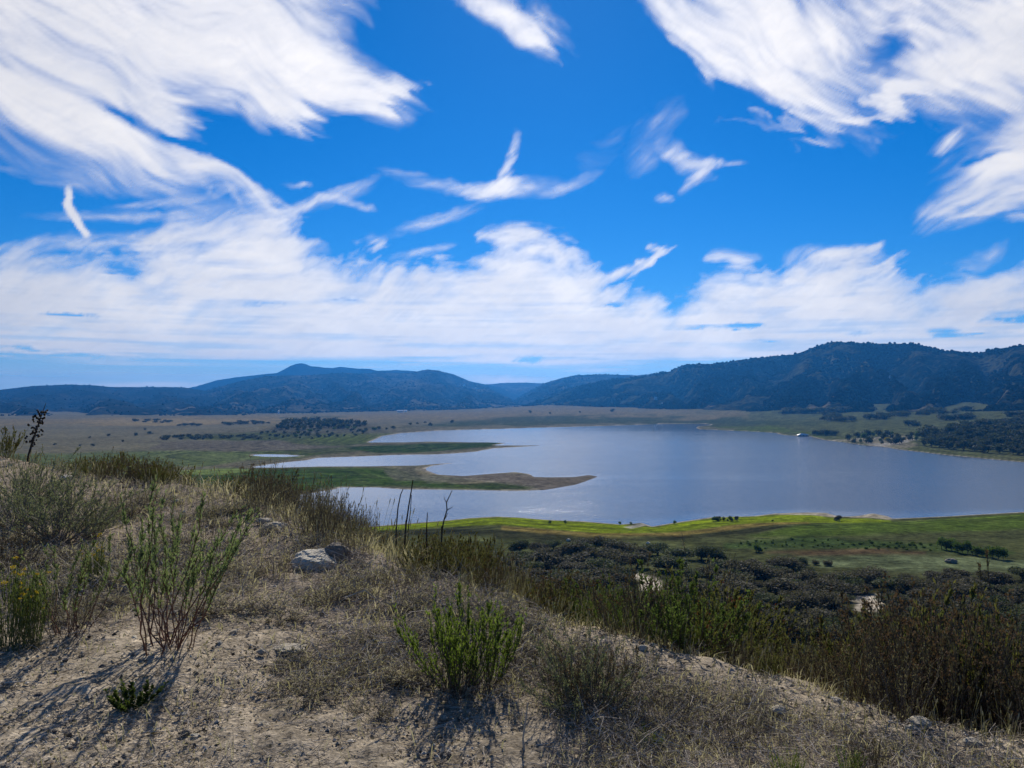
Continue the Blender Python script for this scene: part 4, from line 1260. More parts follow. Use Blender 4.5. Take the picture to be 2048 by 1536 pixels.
def plant_kind(kind, seed):
    """meshes (stems, leaves, flowers) of a unit-height shrub; local z up"""
    key = (kind, seed)
    if key in PLANT:
        return PLANT[key]
    rng = np.random.RandomState(seed * 31 + sum(map(ord, kind)))
    fl = None
    bark, leafm, flm = KIND_MATS[kind]
    if kind == 'tall_leafy':            # few long arching stems, leaves on the upper part
        P = stems(rng, 13, 1.02, 0.58, 0.15, 10, 0.09, 0.2, (0.14, 0.02))
        Q = twigs(P, rng, 7, 0.40, 0.95, 0.20, 0.42, 4, 0.5)
        st = [tube(P, 0.0048, 0.0018, rng, 4), tube(Q, 0.002, 0.001, rng)]
        lv = [leaf_on(P, rng, 60, 0.38, 1.0, 0.040, 0.010, 0.8, 0.2), leaf_on(Q, rng, 15, 0.1, 1.0, 0.034, 0.009, 0.8, 0.2)]
    elif kind == 'fan_grey':            # grey-green fan of many thin branches
        P = stems(rng, 52, 1.05, 1.15, 0.06, 8, 0.12, 0.15)
        Q = twigs(P, rng, 6, 0.25, 0.95, 0.30, 0.5, 4, 0.25)
        st = [tube(P, 0.007, 0.002, rng, 3), tube(Q, 0.0028, 0.0012, rng)]
        lv = [leaf_on(P, rng, 26, 0.35, 1.0, 0.035, 0.010, 1.0, 0.2), leaf_on(Q, rng, 14, 0.1, 1.0, 0.032, 0.010, 1.0, 0.2)]
    elif kind == 'rabbit':              # dense upright fine green stems, yellow heads
        P = stems(rng, 90, 1.0, 0.42, 0.16, 6, 0.05, 0.5)
        Q = twigs(P, rng, 3, 0.5, 0.95, 0.18, 0.35, 3, 0.6)
        st = [tube(P, 0.004, 0.0018, rng, 3), tube(Q, 0.0022, 0.0012, rng)]
        lv = [leaf_on(P, rng, 26, 0.2, 1.0, 0.050, 0.008, 0.45, 0.5), leaf_on(Q, rng, 8, 0.1, 1.0, 0.04, 0.008, 0.45, 0.5)]
        e = P[rng.rand(len(P)) < 0.2][:, -1]
        pos = np.repeat(e, 26, 0) + rng.normal(0, 0.013, (len(e) * 26, 3)) * np.array([1, 1, 0.55])
        fl = leaves(pos, rand_dirs(rng, len(pos)) + np.array([0, 0, 0.8]), 0.018, 0.014, rng)
    elif kind == 'broom':               # open fan of upright green wands
        P = stems(rng, 34, 1.05, 0.85, 0.09, 9, 0.075, 0.55)
        Q = twigs(P, rng, 3, 0.3, 0.85, 0.26, 0.3, 4, 0.7)
        st = [tube(P, 0.0065, 0.002, rng, 3), tube(Q, 0.003, 0.0012, rng)]
        lv = [leaf_on(P, rng, 62, 0.18, 1.0, 0.046, 0.011, 0.75, 0.35), leaf_on(Q, rng, 26, 0.05, 1.0, 0.040, 0.010, 0.75, 0.35)]
    elif kind == 'brown_brush':         # dark rusty dense brush with dry heads
        P = stems(rng, 46, 1.02, 0.80, 0.22, 8, 0.11, 0.4)
        Q = twigs(P, rng, 6, 0.3, 0.97, 0.26, 0.42, 4, 0.6)
        st = [tube(P, 0.005, 0.002, rng, 3), tube(Q, 0.0026, 0.0012, rng)]
        lv = [leaf_on(P, rng, 20, 0.2, 1.0, 0.042, 0.010, 0.7, 0.4), leaf_on(Q, rng, 6, 0.1, 1.0, 0.034, 0.010, 0.7, 0.4)]
        e = np.concatenate([P[:, -1], Q[rng.rand(len(Q)) < 0.16][:, -1]])
        pos = np.repeat(e, 9, 0) + rng.normal(0, 0.011, (len(e) * 9, 3))
        fl = leaves(pos, rand_dirs(rng, len(pos)), 0.022, 0.015, rng)
    elif kind == 'dead_weed':           # bare grey branching stalks
        P = stems(rng, 30, 1.05, 0.55, 0.24, 8, 0.10, 0.35)
        Q = twigs(P, rng, 6, 0.40, 0.97, 0.26, 0.48, 4, 0.6)
        st = [tube(P, 0.0050, 0.0018, rng, 3), tube(Q, 0.0026, 0.0011, rng)]
        lv = [leaf_on(P, rng, 9, 0.1, 0.95, 0.05, 0.007, 0.7, 0.2), leaf_on(Q, rng, 3, 0.2, 1.0, 0.026, 0.009, 0.9, 0.3)]
    elif kind in ('olive', 'yellow_olive'):               # dense leafy brush with reddish tips
        P = stems(rng, 48, 1.0, 0.85, 0.22, 8, 0.11, 0.4)
        Q = twigs(P, rng, 5, 0.3, 0.97, 0.26, 0.45, 4, 0.6)
        st = [tube(P, 0.006, 0.002, rng, 3), tube(Q, 0.0026, 0.0012, rng)]
        lv = [leaf_on(P, rng, 44, 0.2, 1.0, 0.045, 0.014, 0.8, 0.4), leaf_on(Q, rng, 18, 0.1, 1.0, 0.038, 0.013, 0.8, 0.4)]
        e = Q[rng.rand(len(Q)) < 0.10][:, -1]
        pos = np.repeat(e, 8, 0) + rng.normal(0, 0.009, (len(e) * 8, 3))
        fl = leaves(pos, rand_dirs(rng, len(pos)), 0.020, 0.014, rng)
    elif kind == 'green_bush':          # loose fresh-green leafy bush
        P = stems(rng, 30, 1.0, 0.90, 0.12, 8, 0.12, 0.4)
        Q = twigs(P, rng, 8, 0.3, 0.97, 0.30, 0.55, 4, 0.35)
        st = [tube(P, 0.007, 0.002, rng, 3), tube(Q, 0.003, 0.0012, rng)]
        lv = [leaf_on(P, rng, 34, 0.3, 1.0, 0.038, 0.013, 0.9, 0.3), leaf_on(Q, rng, 18, 0.1, 1.0, 0.035, 0.013, 0.9, 0.3)]
    elif kind == 'grey_tuft':           # low tangle of dead stems
        P = stems(rng, 70, 1.1, 1.35, 0.35, 6, 0.14, 0.25)
        Q = twigs(P, rng, 4, 0.2, 0.95, 0.5, 0.8, 4, 0.1)
        st = [tube(P, 0.016, 0.007, rng, 3), tube(Q, 0.010, 0.005, rng)]
        lv = [leaf_on(P, rng, 9, 0.1, 1.0, 0.14, 0.035, 1.0, 0.1), leaf_on(Q, rng, 4, 0.1, 1.0, 0.12, 0.03, 1.0, 0.1)]
    elif kind == 'low_sprig':           # small thick green sprigs lying out
        P = stems(rng, 12, 1.0, 1.2, 0.06, 6, 0.06, 0.6)
        Q = twigs(P, rng, 2, 0.3, 0.8, 0.3, 0.5, 4, 0.4)
        st = [tube(P, 0.012, 0.005, rng, 3), tube(Q, 0.007, 0.003, rng)]
        lv = [leaf_on(P, rng, 90, 0.1, 1.0, 0.11, 0.04, 0.9, 0.3), leaf_on(Q, rng, 40, 0.1, 1.0, 0.10, 0.04, 0.9, 0.3)]
    sv, sf = join(st)
    sm = make_mesh(kind + '_stems', sv, sf, bark)
    V, F, o, tip = [], [], 0, []
    for v, f, t in lv:
        V.append(v)
        F.append(f + o)
        o += len(v)
        tip.append(np.repeat(t, 4))
    n = o // 4
    var = np.repeat(rng.rand(n), 4)
    lm = make_mesh(kind + '_leaves', np.concatenate(V), F, leafm, attrs={'var': var, 'tip': np.clip(np.concatenate(tip) * 1.4 - 0.9, 0, 0.5)})
    fm = None
    if fl is not None:
        fm = make_mesh(kind + '_flowers', fl[0], fl[1], flm, attrs={'var': np.repeat(rng.rand(len(fl[1])), 4)})
    PLANT[key] = (sm, lm, fm)
    return PLANT[key]


KIND_MATS = {}


def plant_materials():
    g = mat_plain('grey_stem', (0.14, 0.115, 0.085), (0.27, 0.23, 0.18), 0.85, 30)
    red = mat_plain('reddish_stem', (0.12, 0.050, 0.030), (0.22, 0.10, 0.06), 0.8, 30)
    brn = mat_plain('brown_stem', (0.085, 0.060, 0.042), (0.18, 0.135, 0.095), 0.85, 30)
    grn = mat_plain('green_stem', (0.09, 0.11, 0.04), (0.17, 0.18, 0.07), 0.8, 30)
    pale = mat_plain('straw_stem', (0.20, 0.165, 0.12), (0.40, 0.34, 0.26), 0.85, 30)
    yel = mat_leaf('yellow_flower', (0.55, 0.36, 0.02), (0.75, 0.50, 0.05), 0.3)
    rust = mat_leaf('rusty_head', (0.075, 0.040, 0.026), (0.17, 0.10, 0.065), 0.25)
    redf = mat_leaf('dark_red_head', (0.12, 0.022, 0.015), (0.22, 0.05, 0.03), 0.25)
    KIND_MATS.update({
        'tall_leafy': (red, mat_leaf('sage_leaf', (0.10, 0.13, 0.055), (0.24, 0.28, 0.13), 0.35), None),
        'fan_grey': (g, mat_leaf('grey_leaf', (0.11, 0.12, 0.065), (0.25, 0.255, 0.16), 0.3), None),
        'rabbit': (grn, mat_leaf('rabbit_leaf', (0.09, 0.115, 0.03), (0.20, 0.23, 0.07), 0.35), yel),
        'broom': (brn, mat_leaf('broom_leaf', (0.085, 0.125, 0.022), (0.20, 0.25, 0.05), 0.4), None),
        'brown_brush': (brn, mat_leaf('brown_leaf', (0.048, 0.042, 0.031), (0.12, 0.103, 0.072), 0.25), rust),
        'dead_weed': (brn, mat_leaf('dead_leaf', (0.11, 0.085, 0.055), (0.30, 0.25, 0.17), 0.3), None),
        'olive': (brn, mat_leaf('olive_leaf', (0.075, 0.085, 0.026), (0.16, 0.165, 0.055), 0.35, (0.19, 0.085, 0.035)), redf),
        'green_bush': (brn, mat_leaf('green_leaf', (0.060, 0.090, 0.022), (0.14, 0.18, 0.05), 0.35), None),
        'grey_tuft': (pale, mat_leaf('tuft_leaf', (0.14, 0.105, 0.085), (0.54, 0.45, 0.36), 0.3), None),
        'low_sprig': (grn, mat_leaf('sprig_leaf', (0.06, 0.085, 0.018), (0.13, 0.16, 0.045), 0.35), None),
        'yellow_olive': (brn, mat_leaf('yellow_olive_leaf', (0.075, 0.072, 0.028), (0.17, 0.15, 0.058), 0.3), redf),
    })


def shrub(name, kind, seed, loc, h, w, rz, label, cat='shrub', group=None):
    sm, lm, fm = plant_kind(kind, seed)
    o = empty(name, loc, rz, (w, w, h))
    tl = 0.16 if name in ('brush', 'dry_tuft') else 0.05
    o.rotation_euler = (tl * math.sin(loc[0] * 91.7), tl * math.sin(loc[1] * 57.3), rz)
    tag(o, label, cat, group)
    child('stem', sm, o, 'stuff')
    child('foliage', lm, o, 'stuff')
    if fm:
        child('flower', fm, o, 'stuff')
    return o


RIM_TOP = np.array([(-200, 900), (0, 925), (40, 932), (110, 925), (160, 900), (250, 903), (345, 915), (372, 955), (420, 945), (470, 928), (540, 922), (610, 930), (680, 965), (712, 1005), (735, 1050), (800, 1066), (850, 1062), (895, 1042), (950, 1058), (1000, 1092), (1080, 1112),
                    (1150, 1128), (1260, 1128), (1330, 1108), (1380, 1098), (1420, 1112), (1460, 1165), (1500, 1222), (1600, 1246), (1700, 1236), (1760, 1205), (1800, 1178), (1860, 1165), (1920, 1190), (2000, 1225), (2100, 1240), (2400, 1260)], float)


def rim_point(px, s):
    """point s metres beyond the rim on the sight line px"""
    a, _ = ray(px, 1150)
    d = np.arange(2.0, 40, 0.02)
    e = edge_s(a * d, d)
    i = int(np.argmax(e > s))
    return a * d[i], d[i], gz(a * d[i], d[i])


def build_rim_brush():
    rng = np.random.RandomState(77)
    bands = [
        # px range, count, depth beyond rim, kinds, label, group
        (135, 365, 46, (-0.5, 2.4), (0.68, 1.08), ('olive', 'olive', 'brown_brush', 'olive'), 'olive brush with reddish tips on the crest at the left, against the plain', 'olive brush on the left crest'),
        (-40, 140, 14, (-0.4, 2.0), (0.5, 1.0), ('dead_weed', 'fan_grey', 'dead_weed'), 'pale dry brush on the far-left crest beside the dark stalk', 'dry brush on the far-left crest'),
        (365, 470, 14, (0.0, 2.0), (0.5, 1.0), ('dead_weed', 'olive', 'brown_brush'), 'thin brown weed in the dip of the crest before the green spit', 'weeds in the dip of the crest'),
        (470, 715, 46, (-0.2, 2.4), (0.55, 1.08), ('dead_weed', 'dead_weed', 'dead_weed', 'brown_brush', 'dead_weed'), 'thin dead weed standing against the silver water of the lower bay', 'dead weeds against the bay'),
        (715, 840, 14, (0.2, 2.4), (0.4, 1.0), ('dead_weed', 'brown_brush', 'brown_brush'), 'low dark weed round the black stalks on the rim', 'low weeds round the stalks'),
        (835, 965, 15, (0.2, 2.4), (0.5, 1.05), ('yellow_olive', 'yellow_olive', 'brown_brush'), 'yellowish olive brush with dark red heads right of the black stalks', 'yellow-olive brush on the rim'),
        (960, 1150, 24, (0.2, 3.0), (0.4, 1.0), ('brown_brush', 'brown_brush', 'dead_weed', 'yellow_olive'), 'low dusky brown brush along the middle of the rim', 'dusky brush on the middle rim'),
        (1130, 1470, 40, (0.15, 3.0), (0.45, 1.05), ('green_bush', 'brown_brush', 'green_bush', 'olive', 'dead_weed', 'brown_brush'), 'green and brown leafy brush on the rim before the oak scrub', 'green brush on the rim'),
        (1460, 1720, 36, (0.15, 2.6), (0.45, 1.05), ('brown_brush', 'brown_brush', 'dead_weed', 'dead_weed', 'olive'), 'dark brown brush leaning over the pale rim', 'brown brush on the rim'),
        (1710, 2110, 52, (0.15, 2.6), (0.55, 1.08), ('brown_brush', 'brown_brush', 'brown_brush', 'dead_weed', 'olive'), 'tall dark rusty brush filling the lower right of the bank', 'rusty brush at the lower right'),
    ]
    for x0, x1, n, (s0, s1), (f0, f1), kinds, label, group in bands:
        for i in range(n):
            px = x0 + (x1 - x0) * (i + rng.rand()) / n
            s = s0 + (s1 - s0) * rng.rand()
            kind = kinds[rng.randint(len(kinds))]
            x, y, z = rim_point(px, s)
            a, b = ray(px, np.interp(px, RIM_TOP[:, 0], RIM_TOP[:, 1]))
            h = (EYE + b * y - z) * (f0 + (f1 - f0) * rng.rand())
            h = float(np.clip(h, 0.22, 2.0))
            w = h * (0.75 + 0.35 * rng.rand()) * (1.1 if h < 0.7 else 0.85)
            shrub('brush', 'olive' if kind == 'none' else kind, 1 + rng.randint(3), (x, y, z - 0.03), h, w, rng.rand() * 6.3, label, 'brush', group)


def build_bank_plants():
    def at(px, py):
        return land_at(px, py, 2.0, 24)

    def put(kind, seed, px, py, hpx, wf, label, rz=0.0, name='shrub', cat='shrub'):
        x, y, z = at(px, py)
        h = hpx / FPX * y
        return shrub(name, kind, seed, (x, y, z - 0.02), h, h * wf, rz, label, cat)

    put('tall_leafy', 1, 325, 1300, 355, 0.95, 'tall slender sage-green shrub with bare reddish lower stems on open grit', 0.3)
    put('tall_leafy', 2, 365, 1290, 310, 0.9, 'slightly shorter sage-green shrub leaning right behind the tallest one', 1.0)
    put('fan_grey', 1, 108, 1090, 180, 1.1, 'wide fan-shaped grey-green shrub at the left below the dark stalk', 0.0)
    put('fan_grey', 2, 30, 1060, 130, 1.1, 'grey-green fan shrub cut by the left edge of the picture', 0.8)
    put('fan_grey', 3, 185, 1075, 100, 1.0, 'small grey fan shrub right of the big one, before the crest', 1.4)
    put('rabbit', 1, 22, 1295, 180, 0.9, 'dense green bush with yellow flower heads in the left corner', 0.0)
    put('rabbit', 2, 66, 1290, 125, 0.8, 'smaller green bush with yellow heads beside the corner one', 0.0)
    put('brown_brush', 1, 20, 1150, 110, 0.9, 'dusky brown bush behind the yellow-flowered one at the left edge', 0.5)
    put('tall_leafy', 3, 150, 1265, 215, 1.05, 'dark arching stems with a few yellow heads left of the sage shrub', -0.2)
    put('dead_weed', 1, 120, 1275, 120, 1.2, 'thin dry weed at the root of the arching stems', 0.2)
    put('rabbit', 3, 190, 1180, 110, 0.6, 'small upright green plant topped with yellow, behind the arching stems', 0.2)
    put('low_sprig', 1, 262, 1415, 62, 1.5, 'low thick green sprigs on the grit in front of the tall sage shrub', 0.4, 'sprig', 'plant')
    put('broom', 1, 915, 1385, 225, 1.05, 'bright green broom-like bush in the middle of the bank', 0.2)
    put('broom', 2, 970, 1375, 190, 0.95, 'green broom bush overlapping the right side of the middle one', 0.9)
    put('dead_weed', 2, 905, 1395, 110, 1.3, 'dry weed tangled round the foot of the green broom bush', 0.4)
    put('fan_grey', 3, 1165, 1425, 190, 0.95, 'open brownish-green shrub right of the green broom bush', 0.2)
    put('brown_brush', 2, 1195, 1435, 170, 0.75, 'dusky brown shrub with a dark heart, right of the broom bush', 0.6)
    put('brown_brush', 3, 1130, 1410, 120, 0.9, 'small brown shrub between the broom bush and the dusky one', 0.1)
    put('broom', 3, 1575, 1570, 85, 0.8, 'short green sprigs at the bottom edge right of centre', 0.2)
    put('broom', 1, 1700, 1560, 80, 0.7, 'green sprigs at the bottom edge before the pale rim', 1.2)
    put('brown_brush', 1, 1740, 1560, 105, 0.6, 'rusty brown weed at the bottom edge beside the green sprigs', 0.3)
    put('dead_weed', 3, 1480, 1500, 110, 1.0, 'dry pale weed low on the bank right of centre', 0.3)
    put('dead_weed', 1, 1330, 1470, 120, 1.1, 'straw-coloured weed between the dusky shrub and the pale rim', 1.3)
    put('dead_weed', 2, 800, 1190, 70, 1.3, 'small grey weed just behind the broom bush near the rim', 0.9)
    put('fan_grey', 2, 60, 1010, 110, 1.2, 'low grey-green shrub between the big fan shrub and the crest', 2.1)
    put('dead_weed', 3, 250, 1035, 75, 1.3, 'dry weed on the matted slope behind the tall sage shrub', 0.7)
    put('dead_weed', 2, 430, 1090, 70, 1.4, 'dry weed on the matted slope right of the tall sage shrub', 1.7)
    put('dead_weed', 1, 560, 1160, 60, 1.5, 'dry weed in the mat below the pale boulder', 2.7)
    put('olive', 2, 10, 915, 70, 1.0, 'dark bush on the crest at the left edge beside the stalk', 0.9)
    put('broom', 2, 1300, 1500, 55, 1.1, 'little green tuft low on the bank right of the dusky shrub', 0.5)


def build_tufts():
    """low dead tufts tangled over the matted part of the bank"""
    rng = np.random.RandomState(404)
    n = 0
    while n < 165:
        px, py = rng.rand() * 2000, 990 + 480 * rng.rand()
        x, y, z = land_at(px, py, 2.5, 20)
        X, Y = np.array([x]), np.array([y])
        if float(edge_s(X, Y)[0]) > -0.1 or rng.rand() > float(mat_cover(X, Y)[0]):
            continue
        h = (0.05 + 0.13 * rng.rand() ** 1.5) * np.clip(y / 6.5, 0.65, 1.2)
        side = 'left' if px < 1000 else 'right'
        shrub('dry_tuft', 'grey_tuft', 1 + rng.randint(3), (x, y, z - 0.01), h, h * (1.5 + 0.8 * rng.rand()), rng.rand() * 6.3,
              'low tangled grey tuft of dead growth on the ' + ('matted slope round the pale boulder' if px < 1000 else 'strip behind the pale rim'), 'tuft', 'dead tufts ' + side)
        n += 1


def build_stalks():
    rng = np.random.RandomState(5)
    dark = mat_plain('dark_stalk', (0.018, 0.015, 0.013), (0.05, 0.04, 0.032), 0.8, 30)
    pod = mat_plain('dark_pod', (0.015, 0.012, 0.010), (0.045, 0.035, 0.028), 0.7, 30)

    def path(pts, y, bow=0.0):
        """picture points at one depth -> points in the place"""
        out = []
        for i, (px, py) in enumerate(pts):
            a, b = ray(px, py)
            yy = y + bow * i
            out.append((a * yy, yy, EYE + b * yy))
        return np.array(out)

    # seed-pod stalk on the left crest
    x, y, z = rim_point(60, 0.2)
    P = path([(54, 935), (57, 912), (63, 890), (71, 865), (79, 842), (86, 822), (92, 806)], y, 0.02)
    P[0, 2] = min(P[0, 2], z - 0.05)
    base = P[0].copy()
    o = empty('pod_stalk', base)
    tag(o, 'dark leaning dried stalk hung with round seed pods on the left crest', 'stalk')
    Q = P - base
    # resample
    t = np.linspace(0, 1, 20)
    seg = np.linspace(0, 1, len(Q))
    S = np.stack([np.interp(t, seg, Q[:, k]) for k in range(3)], 1)[None]
    v, f = tube(S, 0.036, 0.006, rng, 7)
    make_obj('stem', v, f, dark, parent=o, smooth_shade=True)
    L = np.linalg.norm(Q[-1])
    iv, if_ = ico()
    # sub-divide for a rounder pod
    def sphere(r, sq):
        return iv * np.array([r, r, r * sq]), if_
    pods = 0
    for i in range(70):
        tt = 0.30 + 0.52 * rng.rand()
        p, T = sample_paths(S, np.array([tt]), np.array([0]))
        ang = rng.rand() * 2 * math.pi
        reach = (0.05 + 0.155 * rng.rand()) * (1 - 0.75 * abs(tt - 0.5) * 1.6)
        d = np.array([math.cos(ang), math.sin(ang), 0.25 + 0.3 * rng.rand()])
        e = p[0] + d * reach
        tw = np.stack([p[0], p[0] + d * reach * 0.5 + np.array([0, 0, 0.008]), e])[None]
        v, f = tube(tw, 0.004, 0.0025, rng, 3)
        tq = make_obj('pedicel', v, f, dark, parent=o)
        v, f = sphere(0.021 + 0.014 * rng.rand(), 1.25)
        pd = make_obj('pod', v + e, f, pod, parent=tq, smooth_shade=True)
    # bare black stalks on the rim
    for pts, s, r, lab in (
            ([(790, 1085), (793, 1050), (796, 1015), (801, 990), (806, 978)], 0.5, 0.012, 'thin black dead stalk, leftmost of the three standing against the water'),
            ([(806, 1095), (812, 1050), (817, 1015), (822, 985), (826, 960)], 0.7, 0.015, 'tallest black dead stalk of the three standing against the water'),
            ([(812, 1090), (817, 1055), (821, 1020), (823, 990)], 0.9, 0.010, 'short black dead stalk close behind the tallest one'),
            ([(853, 1090), (853, 1060), (854, 1040), (855, 1025)], 0.6, 0.010, 'stubby dark stalk right of the three tall ones'),
            ([(158, 950), (160, 930), (161, 915), (162, 903)], 0.8, 0.016, 'short dark stub standing in the olive brush on the crest')):
        x, y, z = rim_point(pts[0][0], s)
        P = path(pts, y, 0.01)
        P[0, 2] = min(P[0, 2], z - 0.05)
        o = empty('dead_stalk', P[0])
        tag(o, lab, 'stalk')
        v, f = tube((P - P[0])[None], r * 0.72, r * 0.38, rng, 6)
        make_obj('stem', v, f, dark, parent=o, smooth_shade=True)
    # crooked stalk with side twigs
    x, y, z = rim_point(890, 0.6)
    P = path([(880, 1085), (884, 1060), (888, 1040), (894, 1020), (893, 1005), (899, 992), (904, 981)], y)
    P[0, 2] = min(P[0, 2], z - 0.05)
    o = empty('crooked_stalk', P[0])
    tag(o, 'crooked black dead stem with short side twigs against the water', 'stalk')
    v, f = tube((P - P[0])[None], 0.008, 0.0035, rng, 6)
    make_obj('stem', v, f, dark, parent=o, smooth_shade=True)
    for tw in ([(894, 1020), (900, 1017), (906, 1013)], [(888, 1040), (893, 1032), (896, 1026)], [(893, 1005), (889, 998), (888, 993)]):
        T = path(tw, y) - P[0]
        v, f = tube(T[None], 0.005, 0.002, rng, 4)
        make_obj('twig', v, f, dark, parent=o)


# ------------------------------------------------------------------ stones
def rock_mesh(name, seed, mat, sub=3, rough=0.22, flat=1.0, facets=7):
    """angular boulder: a ball cut by random planes, then roughened"""
    rng = np.random.RandomState(seed)
    v, f = ico()
    for _ in range(sub):
        e, nv, mp = [], list(v), {}
        def mid(a, b):
            k = (min(a, b), max(a, b))
            if k not in mp:
                m = (nv[a] + nv[b]) / 2
                nv.append(m / np.linalg.norm(m))
                mp[k] = len(nv) - 1
            return mp[k]
        for a, b, c in f:
            x, y, z = mid(a, b), mid(b, c), mid(c, a)
            e += [(a, x, z), (x, b, y), (z, y, c), (x, y, z)]
        v, f = np.array(nv), np.array(e)
    d = rand_dirs(rng, facets)
    h = 0.62 + 0.25 * rng.rand(facets)
    r = np.ones(len(v))
    for dd, hh in zip(d, h):
        c = v @ dd
        r = np.where(c > 0.05, np.minimum(r, hh / np.maximum(c, 0.05)), r)
    q = perlin(v[:, 0] * 2.2 + seed, v[:, 1] * 2.2 + v[:, 2] * 1.6, seed) + 0.5 * perlin(v[:, 0] * 6, v[:, 1] * 6 + v[:, 2] * 5, seed + 1) + 0.25 * perlin(v[:, 0] * 14, v[:, 1] * 14 + v[:, 2] * 11, seed + 2)
    V = v * (r * (1 + rough * 0.5 * q))[:, None] * np.array([1, 1, flat])
    return make_mesh(name, V, f, mat, smooth_shade=False)


def build_stones():
    rng = np.random.RandomState(3)
    t = NT('pale_granite')
    p = t.n('ShaderNodeTexCoord').outputs['Object']
    a, b = t.noise(p, 5.0, 6.0, 0.7), t.noise(p, 40.0, 4.0, 0.7)
    c = t.mix(t.ramp(a, 0.35, 0.65), (0.66, 0.57, 0.42), (0.86, 0.77, 0.60))
    c = t.mix(t.ramp(b, 0.55, 0.72, 0, 0.7), c, (0.14, 0.13, 0.11))
    pale = t.done(t.principled(c, 0.9, t.bump(t.math('ADD', a, b), 0.6, 0.03), 0.15))
    brown = mat_plain('brown_stone', (0.20, 0.16, 0.12), (0.40, 0.33, 0.25), 0.9, 7, 0.7)
    tan = mat_plain('tan_stone', (0.42, 0.36, 0.26), (0.58, 0.50, 0.38), 0.9, 9, 0.6)
    dark = mat_plain('dark_stone', (0.08, 0.07, 0.06), (0.18, 0.16, 0.14), 0.9, 9, 0.6)
    mats = {'pale': pale, 'brown': brown, 'tan': tan, 'dark': dark}

    def rock(px, py, wpx, hf, df, m, seed, label, name='boulder', cat='rock', sink=0.25, rz=0.0, dmin=2.0, dmax=24, facets=7):
        x, y, z = land_at(px, py, dmin, dmax)
        w = wpx / FPX * y / 2
        o = bpy.data.objects.new(name, rock_mesh(name, seed, mats[m], 4 if wpx > 60 else 3, facets=facets))
        col.objects.link(o)
        o.scale = (w, w * df, w * hf)
        o.rotation_euler = (0, 0, rz)
        o.location = (x, y + w * df * 0.6, z + w * hf * (0.9 - sink * 2))
        tag(o, label, cat)

    rock(622, 1142, 92, 0.6, 1.1, 'pale', 4, 'large pale angular boulder on the crest of the bank', sink=0.26, facets=9)
    rock(668, 1126, 56, 0.9, 0.9, 'brown', 9, 'rounded brown boulder behind the right side of the pale one', sink=0.22, facets=3)
    rock(548, 1064, 60, 0.4, 0.7, 'tan', 12, 'low tan rock in the grass left of the pale boulder', sink=0.2)
    rock(530, 1050, 40, 0.5, 0.7, 'tan', 13, 'small tan rock behind the low one in the grass', sink=0.2)
    rock(575, 1307, 72, 0.22, 0.8, 'tan', 15, 'flat tan stone lying on the open grit', 'stone', 'stone', 0.2)
    rock(1286, 1302, 24, 0.5, 0.8, 'pale', 17, 'white block-shaped stone at the rim right of centre', 'stone', 'stone', 0.1)
    rock(1955, 1496, 44, 0.45, 0.9, 'tan', 19, 'pale tan rock on the rim in the lower right', 'boulder', 'rock', 0.2)
    rock(1845, 1456, 46, 0.5, 0.9, 'tan', 21, 'pale rock with a dark cleft up the rim from the lower right', 'boulder', 'rock', 0.2)
    rock(1830, 1470, 34, 0.6, 0.8, 'tan', 22, 'round tan stone in front of the cleft rock', 'stone', 'stone', 0.15)
    rock(1560, 1432, 44, 0.5, 0.8, 'pale', 23, 'pale stone just inside the rim right of centre', 'stone', 'stone', 0.2)
    rock(130, 965, 30, 0.6, 0.8, 'pale', 25, 'whitish stone among the grass on the left crest', 'stone', 'stone', 0.1)
    rock(350, 1008, 22, 0.5, 0.8, 'pale', 26, 'pale stone on the mound behind the sage shrub', 'stone', 'stone', 0.1)
    rock(325, 1010, 26, 0.4, 0.8, 'tan', 27, 'tan stone left of the pale one on the mound', 'stone', 'stone', 0.1)
    rock(535, 1482, 17, 0.8, 0.9, 'dark', 29, 'dark stone on the grit near the bottom edge', 'stone', 'stone', 0.15)
    rock(185, 1520, 22, 0.6, 0.9, 'dark', 30, 'dark stone in the bottom left corner area', 'stone', 'stone', 0.15)
    rock(1905, 1127, 24, 0.5, 0.7, 'brown', 31, 'grey rock outcrop lying in the pale meadow below', 'boulder', 'rock', 0.2, 0, 150, 420)
    for px, py, w, lab in ((1137, 1081, 9, 'white boulder, leftmost of three on the meadow below the shore'), (1218, 1083, 11, 'white boulder, middle one of three on the meadow below the shore'), (1297, 1087, 9, 'white boulder, rightmost of three on the meadow below the shore')):
        rock(px, py + 2, w, 0.7, 0.8, 'pale', 40 + px % 7, lab, 'boulder', 'rock', 0.1, 0, 150, 500)
    # loose stones one can pick out on the grit
    shared = [rock_mesh('loose_stone', 60 + i, mats[m], 2) for i, m in enumerate(('tan', 'pale', 'dark', 'brown', 'tan', 'tan'))]
    n = 0
    while n < 140:
        px, py = rng.rand() * 2000, 1130 + 420 * rng.rand() ** 0.7
        x, y, z = land_at(px, py, 2.0, 14)
        e = float(edge_s(np.array([x]), np.array([y]))[0])
        if e > 0.25:
            continue
        w = (4.5 + 7 * rng.rand() ** 2.2) / FPX * y
        o = bpy.data.objects.new('loose_stone', shared[rng.randint(6)])
        col.objects.link(o)
        o.scale = (w, w * (0.7 + 0.5 * rng.rand()), w * (0.4 + 0.35 * rng.rand()))
        o.rotation_euler = (rng.normal(0, 0.2), rng.normal(0, 0.2), rng.rand() * 6.3)
        o.location = (x, y, z + o.scale[2] * 0.35)
        tag(o, 'small loose stone scattered on the grit of the bank', 'stone', 'loose stones on the bank')
        n += 1


